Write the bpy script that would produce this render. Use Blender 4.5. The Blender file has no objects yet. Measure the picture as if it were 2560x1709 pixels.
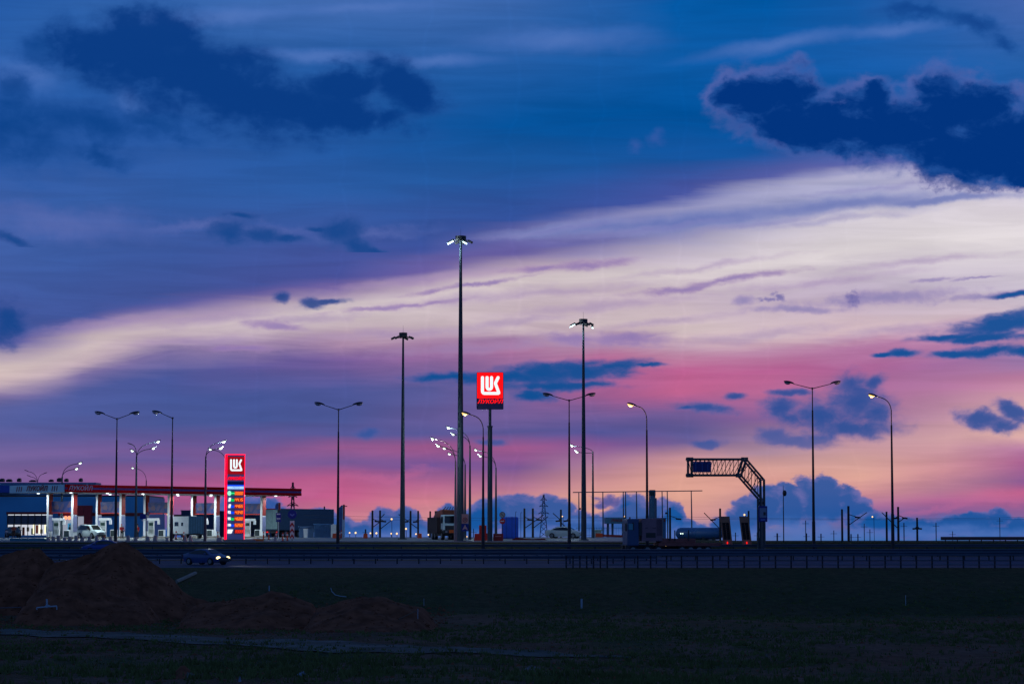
import bpy, bmesh, math, random
from mathutils import Vector, Matrix, noise as mnoise
random.seed(7)
R = math.radians
sc = bpy.context.scene
COL = sc.collection
# ------------------------------------------------------------------ camera
F = 6044.0                    # focal length in photograph pixels (85 mm on a 36 mm wide sensor)
CZ = 2.9                      # eye height above the near carriageway
TH = math.atan(480.5 / F)     # camera tilted up
cam_d = bpy.data.cameras.new('camera'); cam = bpy.data.objects.new('camera', cam_d); COL.objects.link(cam)
cam.location = (0, 0, CZ); cam.rotation_euler = (math.pi/2 + TH, 0, 0)
cam_d.sensor_width = 36; cam_d.lens = F/2560*36; cam_d.clip_start = 0.5; cam_d.clip_end = 20000
sc.camera = cam
sc.view_settings.view_transform = 'Standard'; sc.view_settings.look = 'None'
sc.view_settings.exposure = 0; sc.view_settings.gamma = 1
sc.cycles.max_bounces = 5; sc.cycles.diffuse_bounces = 2; sc.cycles.glossy_bounces = 3
sc.cycles.sample_clamp_indirect = 3; sc.cycles.use_denoising = True
sc.cycles.caustics_reflective = False; sc.cycles.caustics_refractive = False

def W(px, py, D):
    a = (px-1280)/F; b = (854.5-py)/F
    y = math.cos(TH)-b*math.sin(TH); z = math.sin(TH)+b*math.cos(TH); s = D/y
    return Vector((a*s, D, CZ+z*s))
def XW(px, D): return (px-1280)/F*D
def mpp(D): return D/F        # metres per photo pixel at distance D

def lin(c):
    return tuple(((v/255)/12.92 if v/255 <= .04045 else (((v/255)+.055)/1.055)**2.4) for v in c)

# ------------------------------------------------------------------ sky
def azel(px, py):
    v = W(px, py, 100.0) - Vector((0, 0, CZ)); v.normalize()
    return math.degrees(math.atan2(v.x, v.y)), math.degrees(math.asin(v.z))
KD = F*math.pi/180            # photo pixels per degree
def SK(px, py):
    a, e = azel(px, py); return a*KD, e*KD

world = bpy.data.worlds.new("World"); sc.world = world; world.use_nodes = True
nt = world.node_tree; N = nt.nodes; L = nt.links; N.clear()
def nd(t, **k):
    n = N.new(t)
    for a, b in k.items(): setattr(n, a, b)
    return n
def setin(n, i, v):
    if hasattr(v, 'links') or isinstance(v, bpy.types.NodeSocket): L.new(v, n.inputs[i])
    else: n.inputs[i].default_value = v
def M(op, a, b=0.0, c=None, clamp=False):
    n = nd('ShaderNodeMath', operation=op, use_clamp=clamp); setin(n, 0, a); setin(n, 1, b)
    if c is not None: setin(n, 2, c)
    return n.outputs[0]
def MR(v, a, b, c=0.0, d=1.0, smooth=True):
    n = nd('ShaderNodeMapRange'); n.interpolation_type = 'SMOOTHSTEP' if smooth else 'LINEAR'
    setin(n, 0, v); n.inputs[1].default_value = a; n.inputs[2].default_value = b; n.inputs[3].default_value = c; n.inputs[4].default_value = d
    return n.outputs[0]
def MIX(f, a, b, bt='MIX'):
    n = nd('ShaderNodeMix', data_type='RGBA', blend_type=bt); setin(n, 0, f)
    for i, v in ((6, a), (7, b)):
        if isinstance(v, tuple): n.inputs[i].default_value = (*v[:3], 1)
        else: L.new(v, n.inputs[i])
    return n.outputs[2]
def COMB(x, y, z=0.0):
    n = nd('ShaderNodeCombineXYZ'); setin(n, 0, x); setin(n, 1, y); setin(n, 2, z); return n.outputs[0]
def MAP(v, loc=(0, 0, 0), rot=0.0, scale=(1, 1, 1), vt='POINT'):
    n = nd('ShaderNodeMapping', vector_type=vt); L.new(v, n.inputs[0])
    n.inputs[1].default_value = loc; n.inputs[2].default_value = (0, 0, rot); n.inputs[3].default_value = scale
    return n.outputs[0]
def NOI(v, scale=1.0, detail=5.0, rough=.55, dist=0.0, color=False):
    n = nd('ShaderNodeTexNoise', noise_dimensions='2D'); L.new(v, n.inputs['Vector'])
    n.inputs['Scale'].default_value = scale; n.inputs['Detail'].default_value = detail
    n.inputs['Roughness'].default_value = rough; n.inputs['Distortion'].default_value = dist
    return n.outputs[1 if color else 0]
tc = nd('ShaderNodeTexCoord'); sep = nd('ShaderNodeSeparateXYZ'); L.new(tc.outputs['Generated'], sep.inputs[0])
az = M('MULTIPLY', M('ARCTAN2', sep.outputs[0], sep.outputs[1]), F)       # photo-pixel sized angular units
el = M('MULTIPLY', M('ARCSINE', sep.outputs[2]), F)
S0 = COMB(az, el)
# slow streaky warp of the high cloud sheet
st = MAP(S0, rot=R(-7), scale=(1/1100, 1/130, 1))
nw = NOI(st, 1.0, 5, .5)
st2 = MAP(S0, (3.1, 7.7, 0), rot=R(-7), scale=(1/420, 1/38, 1))
nf = NOI(st2, 1.0, 5, .6, .4)
st3 = MAP(S0, (9.1, 2.7, 0), rot=R(-5), scale=(1/520, 1/190, 1))
nb = NOI(st3, 1.0, 4, .5, .6)
elw = M('ADD', M('ADD', el, M('MULTIPLY', M('SUBTRACT', nw, .5), 60.0)), M('ADD', M('MULTIPLY', M('SUBTRACT', nf, .5), 34.0), M('MULTIPLY', M('SUBTRACT', nb, .5), 44.0)))
# keep the warp small close to the horizon
wk = MR(el, 0, 500, .25, 1.0)
elw = M('ADD', el, M('MULTIPLY', M('SUBTRACT', elw, el), wk))
KX = [0, 430, 850, 1280, 1700, 2130, 2560]
ROWS = [
 ([-110]*7, [(40,92,168)]*7),
 ([0]*7, [(38,92,168),(55,105,178),(68,110,180),(60,106,178),(5,92,170),(20,90,166),(66,102,174)]),
 ([150]*7, [(45,98,174),(40,95,170),(40,96,170),(38,96,170),(14,94,172),(25,96,176),(38,96,170)]),
 ([300]*7, [(33,86,162),(40,90,166),(28,88,164),(5,84,158),(0,84,160),(0,86,164),(8,88,168)]),
 ([560,480,470,420,400,350,300], [(64,98,170),(50,94,168),(45,94,168),(30,90,163),(25,88,164),(12,86,164),(10,86,164)]),
 ([835,725,690,540,490,425,395], [(68,88,158),(66,86,156),(74,84,158),(54,84,160),(72,86,163),(98,104,174),(108,112,178)]),
 ([850,745,705,575,522,462,432], [(95,98,163),(92,94,162),(95,92,162),(106,106,172),(155,156,200),(185,183,213),(195,188,212)]),
 ([858,755,714,635,560,498,470], [(112,106,166),(115,108,168),(115,100,164),(105,96,165),(122,128,184),(165,168,206),(205,198,218)]),
 ([885,785,735,690,635,550,520], [(188,170,186),(178,158,183),(168,148,180),(195,174,192),(205,192,208),(216,208,218),(222,213,222)]),
 ([915,815,760,718,680,620,600], [(216,196,194),(208,190,196),(212,197,202),(216,202,205),(221,209,212),(225,216,219),(228,220,223)]),
 ([935,835,790,765,745,735,720], [(212,190,190),(200,180,193),(214,199,202),(207,188,198),(205,186,200),(192,176,200),(203,192,209)]),
 ([952,852,825,810,825,838,775], [(203,180,186),(188,166,188),(204,184,194),(208,188,195),(218,198,200),(217,190,196),(210,192,205)]),
 ([985,880,868,850,880,872,840], [(130,115,163),(128,114,166),(180,146,176),(163,124,166),(195,155,180),(188,128,172),(190,140,178)]),
 ([1020,930,905,885,925,920,900], [(90,98,160),(76,90,158),(126,98,160),(176,118,162),(192,100,150),(180,104,156),(150,118,168)]),
 ([1060,990,970,970,985,985,960], [(86,96,160),(72,90,156),(80,90,156),(113,98,158),(200,102,148),(172,113,158),(195,130,166)]),
 ([1100,1060,1040,1040,1040,1050,1020], [(98,96,158),(76,90,154),(78,90,154),(118,96,156),(118,95,154),(160,112,158),(218,172,174)]),
 ([1140,1120,1085,1085,1090,1100,1080], [(120,102,160),(118,91,153),(90,90,154),(94,91,156),(95,92,154),(195,150,166),(224,176,172)]),
 ([1165,1150,1120,1130,1115,1150,1115], [(116,98,155),(105,90,153),(155,94,148),(166,94,148),(112,98,156),(215,165,161),(188,128,166)]),
 ([1195,1180,1155,1175,1150,1190,1160], [(124,97,153),(140,92,148),(118,90,151),(125,90,153),(205,150,156),(225,168,154),(180,104,153)]),
 ([1225,1220,1195,1225,1190,1230,1205], [(108,93,150),(172,92,143),(190,95,144),(190,124,153),(224,164,150),(215,150,153),(145,95,153)]),
 ([1260,1250,1240,1260,1240,1265,1230], [(94,91,148),(164,91,143),(200,98,144),(222,155,148),(226,166,148),(165,112,154),(200,100,144)]),
 ([1300,1290,1290,1300,1290,1300,1265], [(75,88,148),(120,92,150),(206,128,146),(215,158,160),(222,158,153),(110,100,160),(152,95,148)]),
 ([1345]*7, [(60,85,148),(90,95,153),(110,110,163),(105,125,178),(120,130,178),(66,112,178),(78,116,176)]),
]
def crm(vals, x):
    t = (x-KX[0])/ (2560/6.0); i = max(0, min(5, int(t))); u = min(1, max(0, t-i))
    # KX is nearly even, plain smooth blend
    x0, x1 = KX[i], KX[i+1]; u = (x-x0)/(x1-x0); u = min(1, max(0, u))
    p0 = vals[max(i-1, 0)]; p1 = vals[i]; p2 = vals[i+1]; p3 = vals[min(i+2, 6)]
    m1 = (p2-p0)/2 if i > 0 else (p2-p1); m2 = (p3-p1)/2 if i < 5 else (p2-p1)
    m1 *= .8; m2 *= .8
    return (2*u**3-3*u**2+1)*p1+(u**3-2*u**2+u)*m1+(-2*u**3+3*u**2)*p2+(u**3-u**2)*m2
ELO, EHI = SK(1280, 1420)[1], SK(1280, -140)[1]
fac = M('DIVIDE', M('SUBTRACT', elw, ELO), EHI-ELO)
NC = 13; acc = None
shk = MR(el, SK(1280, 1180)[1], SK(1280, 940)[1], .1, 1.0)
cols = [2560*i/(NC-1) for i in range(NC)]
azs = [SK(x, 900)[0] for x in cols]; DA = azs[1]-azs[0]
azc = M('MINIMUM', M('MAXIMUM', M('ADD', az, M('MULTIPLY', M('SUBTRACT', nb, .5), 100.0)), azs[0]), azs[-1])
for i, x in enumerate(cols):
    dx = 40.0; sl_ = sum((SK(x, crm(ROWS[j][0], x-dx))[1]-0 for j in (7, 8, 9, 10, 11)))/5 - sum((SK(x, crm(ROWS[j][0], x+dx))[1] for j in (7, 8, 9, 10, 11)))/5
    sl_ = -sl_/(2*dx)
    lc = M('MULTIPLY_ADD', M('MULTIPLY', M('SUBTRACT', azc, azs[i]), shk), -sl_/(EHI-ELO), fac)
    rp = nd('ShaderNodeValToRGB'); L.new(lc, rp.inputs[0]); cr = rp.color_ramp
    pts = []
    for ys, cs in ROWS:
        y = crm(ys, x); c = [max(0, 1.02*crm([lin(k)[j] for k in cs], x)) for j in range(3)]
        pts.append(((SK(x, y)[1]-ELO)/(EHI-ELO), c))
    pts.sort(key=lambda p: p[0])
    while len(cr.elements) < len(pts): cr.elements.new(.5)
    for e, (p, c) in zip(cr.elements, pts): e.position = max(0, min(1, p))
    for e, (p, c) in zip(cr.elements, pts): e.color = (*c, 1)
    cr.interpolation = 'LINEAR'
    w = M('SUBTRACT', 1.0, M('ABSOLUTE', M('DIVIDE', M('SUBTRACT', azc, azs[i]), DA)), clamp=True)
    acc = MIX(w, acc if acc is not None else (0, 0, 0), rp.outputs[0], 'ADD')
# fine streaks
sky = MIX(MR(nf, .25, .75, 1.0, .0), acc, (.86, .86, .87), 'MULTIPLY')
def BG(c, k=1.0):
    n = nd('ShaderNodeBackground'); n.inputs[1].default_value = k
    if isinstance(c, tuple): n.inputs[0].default_value = (*c, 1)
    else: L.new(c, n.inputs[0])
    return n.outputs[0]
def MS(f, a, b):
    n = nd('ShaderNodeMixShader'); L.new(f, n.inputs[0]); L.new(a, n.inputs[1]); L.new(b, n.inputs[2]); return n.outputs[0]
basecol = sky
# wisps and clouds -----------------------------------------------------
wq = NOI(MAP(S0, (11, 5, 0), scale=(1/170, 1/120, 1)), 1.0, 6, .6)
wr = NOI(MAP(S0, (31, 25, 0), scale=(1/170, 1/120, 1)), 1.0, 6, .6)
NZ = {}
def shared(k):
    if k not in NZ:
        ns, an, det, rg, sd = {'fine': (15, 1.3, 6, .62, 3), 'streak': (22, 2.8, 6, .55, 9), 'mid': (32, 1.45, 6, .55, 14), 'big': (66, 1.4, 6, .52, 21), 'huge': (110, 2.2, 5, .55, 33), 'inner': (46, 1.7, 5, .6, 41)}[k]
        NZ[k] = NOI(MAP(S0, (sd, sd*1.7, 0), scale=(1/(ns*an), 1/ns, 1)), 1.0, det, rg, .25)
    return NZ[k]
def layer(col, blobs, core, edge, lo=-.15, hi=.35, nz='mid', na=.6, warp=1.0, opac=1.0, hic=None, sm=.25, grow=1.0, shade=.4):
    """a cloud group: ellipses in sky angle melted together, edges broken by noise"""
    vx, vy = V2 if warp > 1 else V1; f = None
    for k, b in enumerate(blobs):
        if k % 3 == 0:      # chained so that few values are alive at once
            v = COMB(vx if f is None else M('MULTIPLY_ADD', f, 1e-4, vx), vy)
        x, y, rx, ry = b[:4]; rot = b[4] if len(b) > 4 else 0
        u, w = SK(x, y)
        mp = MAP(v, (u, w, 0), R(-rot), (rx*grow, ry*grow, 1), 'TEXTURE')
        ln = nd('ShaderNodeVectorMath', operation='LENGTH'); L.new(mp, ln.inputs[0])
        g = M('SUBTRACT', 1.0, ln.outputs['Value'])
        f = g if f is None else M('SMOOTH_MAX', f, g, sm)
    h = M('MULTIPLY_ADD', shared(nz), na*2, M('SUBTRACT', f, na))
    m = M('MULTIPLY', MR(h, lo, hi), opac)
    cc = MIX(MR(M('MULTIPLY_ADD', M('SUBTRACT', shared('inner'), .5), shade*2, h), lo, hic or hi*1.8), lin(edge), lin(core))
    return MS(m, col, BG(cc))
V1 = (M('MULTIPLY_ADD', wq, 36.0, M('SUBTRACT', az, 18.0)), M('MULTIPLY_ADD', wr, 36.0, M('SUBTRACT', el, 18.0)))
V2 = (M('MULTIPLY_ADD', wq, 130.0, M('SUBTRACT', az, 65.0)), M('MULTIPLY_ADD', wr, 100.0, M('SUBTRACT', el, 50.0)))
# ---- upper sky
up = layer(BG(basecol), [(560,40,330,26,-5),(900,22,260,18,-3),(800,140,260,20,0),(1080,150,180,18,0),(60,190,110,60),(330,260,60,36,35),(1400,100,260,40,0),(1950,110,260,22,-8),(2230,75,160,20,-4)],
            (84,120,190), (66,108,182), -.3, .9, 'huge', .35, 1, .75)
up = layer(up, [(150,560,330,50,4),(560,575,300,22,0),(900,585,200,18,-6)], (98,112,178), (80,100,172), -.3, .9, 'huge', .4, 2, .6)
up = layer(up, [(1460,572,260,20,-4),(1750,550,320,28,-5),(2080,516,330,24,-4),(2350,500,250,12,-3)], (98,114,180), (132,140,194), -.3, .7, 'huge', .3, 1, .85)
up = layer(up, [(1400,575,200,8,-6),(1640,572,200,9,-7),(1900,560,240,10,-7),(2200,470,220,10,-4),(2100,548,240,10,-5)],
            (120,118,182), (150,146,196), -.45, 1.0, 'streak', .55, 1, .45, sm=.1)
up = layer(up, [(100,120,70,60),(20,230,70,50),(60,330,200,100,5),(240,310,180,60,12),(250,385,100,38,18),(380,310,150,40,12)],
            (8,64,136), (38,88,164), -.4, .6, 'big', .55, 2, .85, sm=.5)
up = layer(up, [(235,120,100,62),(330,85,75,55),(420,82,75,58,0),(340,150,190,90,12),(520,190,200,105,22),(620,250,210,85,10),(740,265,160,66,8),(880,285,150,42,10),(985,200,80,52,20),(860,205,90,44),(1050,240,60,50)],
            (8,58,130), (36,86,158), -.46, .56, 'big', .44, 2, .96, hic=.5, sm=.5, grow=1.15, shade=.55)
RB = [(1820,240,50,45),(1900,255,95,70),(1960,240,90,62),(1990,300,140,66,8),(2110,310,150,68,10),(2180,255,50,42),(2240,330,190,84,10),(2370,270,90,78),(2450,270,70,66),(2430,370,210,78,10),(2560,350,130,95,0),(2560,420,110,35)]
up = layer(up, [(b[0]-14, b[1]-7, b[2]*1.14, b[3]*1.18)+tuple(b[4:]) for b in RB], (108,108,174), (70,98,170), -.3, .16, 'big', .44, 2, .46)
up = layer(up, [(2330,425,70,48,35),(2410,460,90,26,10),(2500,455,80,30,0),(2290,395,60,40,20)], (52,74,140), (140,138,188), -.2, .6, 'fine', .9, 1, .8)
up = layer(up, RB, (2,52,126), (34,82,156), -.26, .16, 'big', .44, 2, 1.0, hic=.5, shade=.7, grow=1.0)
up = layer(up, [(2290,30,150,36,6),(2430,60,120,36,14),(2520,110,60,30,20)], (10,62,136), (30,86,160), -.2, .7, 'big', .5, 2, .85)
up = layer(up, [(1590,365,26,20,-50),(1640,345,22,26,40)], (70,96,172), (50,90,168), -.2, .9, 'mid', .6, 1, .5)
up = layer(up, [(575,582,56,34),(650,586,70,20,8),(720,596,60,10,3),(600,540,46,8),(850,578,58,38),(890,613,54,24,28),(940,628,38,9,12),(790,570,30,7),(30,600,60,12,20)],
            (20,70,140), (56,86,156), -.5, .5, 'mid', .5, 1, .9, sm=.5)
# ---- middle sky
md = layer(BG(basecol, 1.0001), [(1470,662,130,15,-5),(1360,672,110,12,-5),(1560,848,150,24,0),(1430,846,120,24,0),(1830,700,210,12,-8),(1700,722,180,10,-6),(1180,712,200,8,-8),(690,815,100,14,6),(600,870,110,10,2),(1000,765,220,8,-6)],
            (132,112,176), (165,135,180), -.2, .8, 'streak', .5, 1, .85)
md = layer(md, [(300,805,220,16,-8),(560,795,200,18,-8),(760,800,160,14,-4),(480,852,180,12,-3),(1050,700,220,12,-7),(1150,748,260,16,-6),(1350,735,300,12,-5),(1000,832,240,14,-4),(1270,805,200,12,-6),(1500,765,260,14,-6),(1650,806,200,12,-6),(1900,838,220,16,-5),(1750,668,240,10,-8),(2050,705,260,10,-6),(2300,655,200,10,-5),(2250,825,200,14,-6),(1200,870,260,16,-3)],
            (152,128,178), (176,150,190), -.45, 1.0, 'streak', .55, 1, .5, sm=.1)
md = layer(md, [(2200,745,240,22,-3),(2480,740,160,12,-4),(2140,752,40,26),(1860,752,36,14),(2330,700,60,6,-5),(2440,694,80,5,-4),(2000,775,150,12)],
            (132,124,178), (170,150,190), -.2, .7, 'mid', .6, 1, .8)
md = layer(md, [(1800,955,300,34,-4),(1500,925,160,20)], (204,104,148), (190,106,152), -.1, .9, 'huge', .3, 2, .35)
md = layer(md, [(15,810,50,62),(780,757,34,15),(820,752,50,9),(705,742,22,14)], (20,68,138), (70,88,158), -.45, .5, 'mid', .5, 1, .92)
md = layer(md, [(1120,942,110,12,0),(1250,945,130,15,-3),(1350,938,150,26,-4),(1450,932,140,28,-2),(1540,918,90,15,-8),(1620,911,50,7,-4),(1335,988,50,14,4),(1400,965,150,12)],
            (6,78,146), (78,90,158), -.45, .45, 'streak', .5, 1, .98, sm=.45)
md = layer(md, [(2500,815,130,24,-3),(2590,800,120,30,-5),(2390,838,110,9,-6),(2450,843,140,12,0),(2390,878,70,12,-4),(2460,876,90,13),(2560,880,80,11),(2255,882,46,11,-6),(2210,886,30,6),(2550,738,70,8,-3)],
            (6,80,150), (96,102,166), -.42, .42, 'streak', .5, 1, .98, sm=.45)
md = layer(md, [(1945,744,22,13,30),(1920,752,34,7),(2135,745,30,22)], (92,92,160), (140,126,178), -.1, .7, 'fine', .9, 1, .8)
md = layer(md, [(1955,1018,52,24),(2050,1035,95,34),(2135,1010,75,42,0),(2135,968,44,40,40),(2190,1030,50,36),(2180,956,32,16,-30),(1975,981,56,9,0),(1770,1020,76,14,8),(1715,1016,26,7),(1840,990,28,9),(2130,1070,120,26)],
            (26,78,150), (96,98,160), -.5, .55, 'mid', .55, 1, .93, sm=.6, shade=.7)
md = layer(md, [(1935,1088,44,22),(1990,1104,90,16,4),(2045,1100,50,14),(1768,1108,40,10),(1230,1100,40,8),(920,1080,40,14)],
            (44,84,156), (92,95,160), -.5, .5, 'mid', .5, 1, .8, sm=.5)
md = layer(md, [(2450,1052,60,24,8),(2505,1066,46,18,12),(2530,1030,50,24,30)], (36,80,152), (126,114,170), -.4, .42, 'mid', .6, 1, .95, sm=.6)
# ---- the bank standing on the horizon
lw = layer(BG(basecol, .9999), [(2500,1238,200,20,-8),(2330,1265,180,14,-6),(720,1235,260,34,-12),(960,1190,190,16,-5)], (204,104,148), (190,106,152), -.1, .9, 'huge', .3, 2, .35)
lw = layer(lw, [(1525,1248,46,17),(1548,1255,26,13),(1500,1258,22,9)], (74,84,152), (128,106,160), -.15, .45, 'fine', .6, 1, .95)
BK = [(600,1300,70,74),(660,1290,60,48),(700,1312,60,40),(740,1310,50,30),(800,1308,56,30),(850,1318,40,28),(900,1322,46,22),(965,1305,44,38),(1010,1300,40,30),(1045,1325,34,26),(1125,1290,32,34),(1110,1320,50,30),
      (1200,1300,60,44),(1235,1275,50,38),(1290,1285,54,48),(1330,1310,40,40),(1375,1280,40,42),(1410,1285,36,36),(1440,1310,36,36),(1480,1315,44,32),(1545,1300,44,40),(1575,1275,36,46),(1600,1300,36,42),
      (1650,1288,36,38),(1680,1300,30,40),(1710,1325,30,22),(1760,1332,60,14),(1830,1318,60,26),(1870,1285,46,46),(1920,1265,52,52),(1975,1262,50,56),(2030,1255,50,62),(2062,1222,36,38),(2085,1260,44,50),(2120,1258,36,40),(2150,1285,40,36),(2190,1305,44,28),
      (2250,1320,56,30),(2310,1322,56,26),(2380,1315,54,30),(2450,1308,46,28),(2495,1298,30,28),(2540,1318,40,26),(2500,1330,80,22),(300,1335,300,20),(2700,1325,140,30),(-200,1325,260,30)]
for i in range(0, len(BK), 12):
    lw = layer(lw, BK[i:i+13], (20,84,156), (96,104,170), -.18, .08, 'mid', .44, 1, .95, hic=.5, sm=.3, shade=.7)
lw = layer(lw, [(1500,1335,900,18),(2350,1335,520,16),(1000,1340,500,18),(1450,1300,60,10),(1980,1318,70,26),(1890,1330,60,20),(2060,1320,40,24),(2380,1322,100,14),(1640,1320,60,14)], (84,116,186), (54,100,174), -.5, .8, 'mid', .5, 1, .75, sm=.5)
EU = SK(1280, 632)[1]; EL = SK(1280, 1158)[1]
sky = MS(M('GREATER_THAN', el, EL), lw, MS(M('GREATER_THAN', el, EU), md, up))
# rest of the dome, darker blue dusk
nis = nd('ShaderNodeTexSky', sky_type='NISHITA'); nis.sun_disc = False
nis.sun_elevation = R(-2.0); nis.sun_rotation = R(8); nis.air_density = 1.6; nis.dust_density = .6; nis.ozone_density = 4
dome = MIX(MR(M('ABSOLUTE', sep.outputs[2]), 0, .7), (.075, .185, .47), (.020, .055, .175))
dn = NOI(MAP(S0, scale=(1/2500, 1/1200, 1)), 1.0, 4, .55)
dome = MIX(MR(dn, .4, .7), dome, (.050, .11, .28))
dome = MIX(.09, dome, nis.outputs[0], 'ADD')
mf = M('MULTIPLY', MR(M('ABSOLUTE', az), F*R(15), F*R(50), 1, 0), MR(el, F*R(13), F*R(32), 1, 0))
mf = M('MULTIPLY', mf, MR(sep.outputs[1], 0, .25))
skyf = MS(mf, BG(dome), sky)
skyf = MS(MR(el, -F*R(3), -F*R(.8), 1, 0), skyf, BG((.01, .02, .05)))
ow = nd('ShaderNodeOutputWorld'); L.new(skyf, ow.inputs[0])
world.cycles.sampling_method = 'MANUAL'; world.cycles.sample_map_resolution = 512
# weak afterglow of the set sun, low in the west behind the scene
sl = bpy.data.lights.new('sun', 'SUN'); sl.energy = .03; sl.angle = R(14); sl.color = (1, .62, .55)
so = bpy.data.objects.new('sun', sl); COL.objects.link(so); so.rotation_euler = (R(-88), 0, R(-8))
# ------------------------------------------------------------------ materials
MATS = {}
def mat(name, rgb=None, rough=.7, metal=0.0, emit=None, es=1.0, var=.15, vs=3.0, srgb=True, spec=.5, bump=0.0, alpha=None):
    if name in MATS: return MATS[name]
    m = bpy.data.materials.new(name); m.use_nodes = True; t = m.node_tree; b = t.nodes['Principled BSDF']
    c = lin(rgb) if (rgb and srgb) else (rgb or (0.02, .02, .02))
    b.inputs['Roughness'].default_value = rough; b.inputs['Metallic'].default_value = metal
    b.inputs['Specular IOR Level'].default_value = spec
    if var > 0 and emit is None:
        tcn = t.nodes.new('ShaderNodeTexCoord'); nz = t.nodes.new('ShaderNodeTexNoise')
        nz.inputs['Scale'].default_value = vs; nz.inputs['Detail'].default_value = 4
        t.links.new(tcn.outputs['Object'], nz.inputs['Vector'])
        mr = t.nodes.new('ShaderNodeMapRange'); mr.inputs[1].default_value = .3; mr.inputs[2].default_value = .7
        mr.inputs[3].default_value = 1-var; mr.inputs[4].default_value = 1+var; t.links.new(nz.outputs[0], mr.inputs[0])
        sc_ = t.nodes.new('ShaderNodeVectorMath'); sc_.operation = 'SCALE'; sc_.inputs[0].default_value = c
        t.links.new(mr.outputs[0], sc_.inputs[3]); t.links.new(sc_.outputs[0], b.inputs['Base Color'])
    else: b.inputs['Base Color'].default_value = (*c, 1)
    if emit is not None:
        b.inputs['Base Color'].default_value = (*[x*.3 for x in lin(emit)], 1)
        b.inputs['Emission Color'].default_value = (*lin(emit), 1); b.inputs['Emission Strength'].default_value = es
    MATS[name] = m; return m
galv = mat('galvanised_steel', (52,68,80), .65, 0, vs=1.2)
darkpole = mat('dark_painted_steel', (40,42,50), .7, 0, vs=1.5)
mastm = mat('mast_steel', (34,54,70), .65, 0, vs=.8)
whitep = mat('white_paint', (222,226,228), .45, vs=.8, var=.06)
offw = mat('off_white_panel', (196,202,206), .5, var=.08)
redp = mat('red_paint', (150,20,16), .45, var=.1)
redd = mat('dull_red_paint', (120,26,24), .6, var=.15)
orangep = mat('orange_plastic', (205,70,25), .5, var=.1)
blackp = mat('black_rubber', (22,22,24), .8, var=.2)
darkg = mat('dark_grey_plastic', (44,46,50), .6)
glassd = mat('dark_window_glass', (14,18,22), .08, 0, var=0, spec=.8)
lens = mat('lamp_lens', (150,150,160), .25, var=0)
concrete = mat('concrete', (128,124,118), .9, var=.2, vs=2)
concw = mat('whitewashed_concrete', (176,158,158), .85, var=.15, vs=2)
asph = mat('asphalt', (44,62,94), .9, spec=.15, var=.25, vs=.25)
blues = mat('blue_sign_face', (8,30,130), .45, var=0)
whites = mat('white_sign_face', (205,208,212), .45, var=0)
timber = mat('weathered_timber', (92,74,62), .85, var=.25)
bluewall = mat('blue_grey_cladding', (60,150,205), .6, var=.05, vs=.4)
tarpb = mat('blue_tarpaulin', (20,84,205), .5, var=.15, vs=1)
greyblue = mat('grey_blue_sheet', (66,112,140), .55, var=.12)
rail = mat('zinc_rail', (62,80,104), .6, .3, var=.15, vs=.6)
postm = mat('wooden_mast', (48,46,48), .85, var=.2)
EM = lambda n, c, s: mat(n, emit=c, es=s)
e_warm = EM('sodium_lamp_glow', (255,208,118), 1.5); e_cool = EM('led_lamp_glow', (226,255,236), 2.2)
e_flood = EM('floodlight_glow', (205,250,255), 3.5); e_red = EM('red_sign_light', (255,4,6), 1.2); e_white = EM('white_sign_light', (232,246,250), 1.05)
e_rededge = EM('red_edge_light', (255,0,42), 2.2); e_can = EM('canopy_lamp_glow', (235,250,255), 2.0)
e_far = EM('distant_lamp_glow', (255,206,140), 1.8); e_tail = EM('tail_lamp_glow', (255,30,20), 1.3); e_head = EM('headlamp_glow', (255,226,150), 4)

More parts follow.
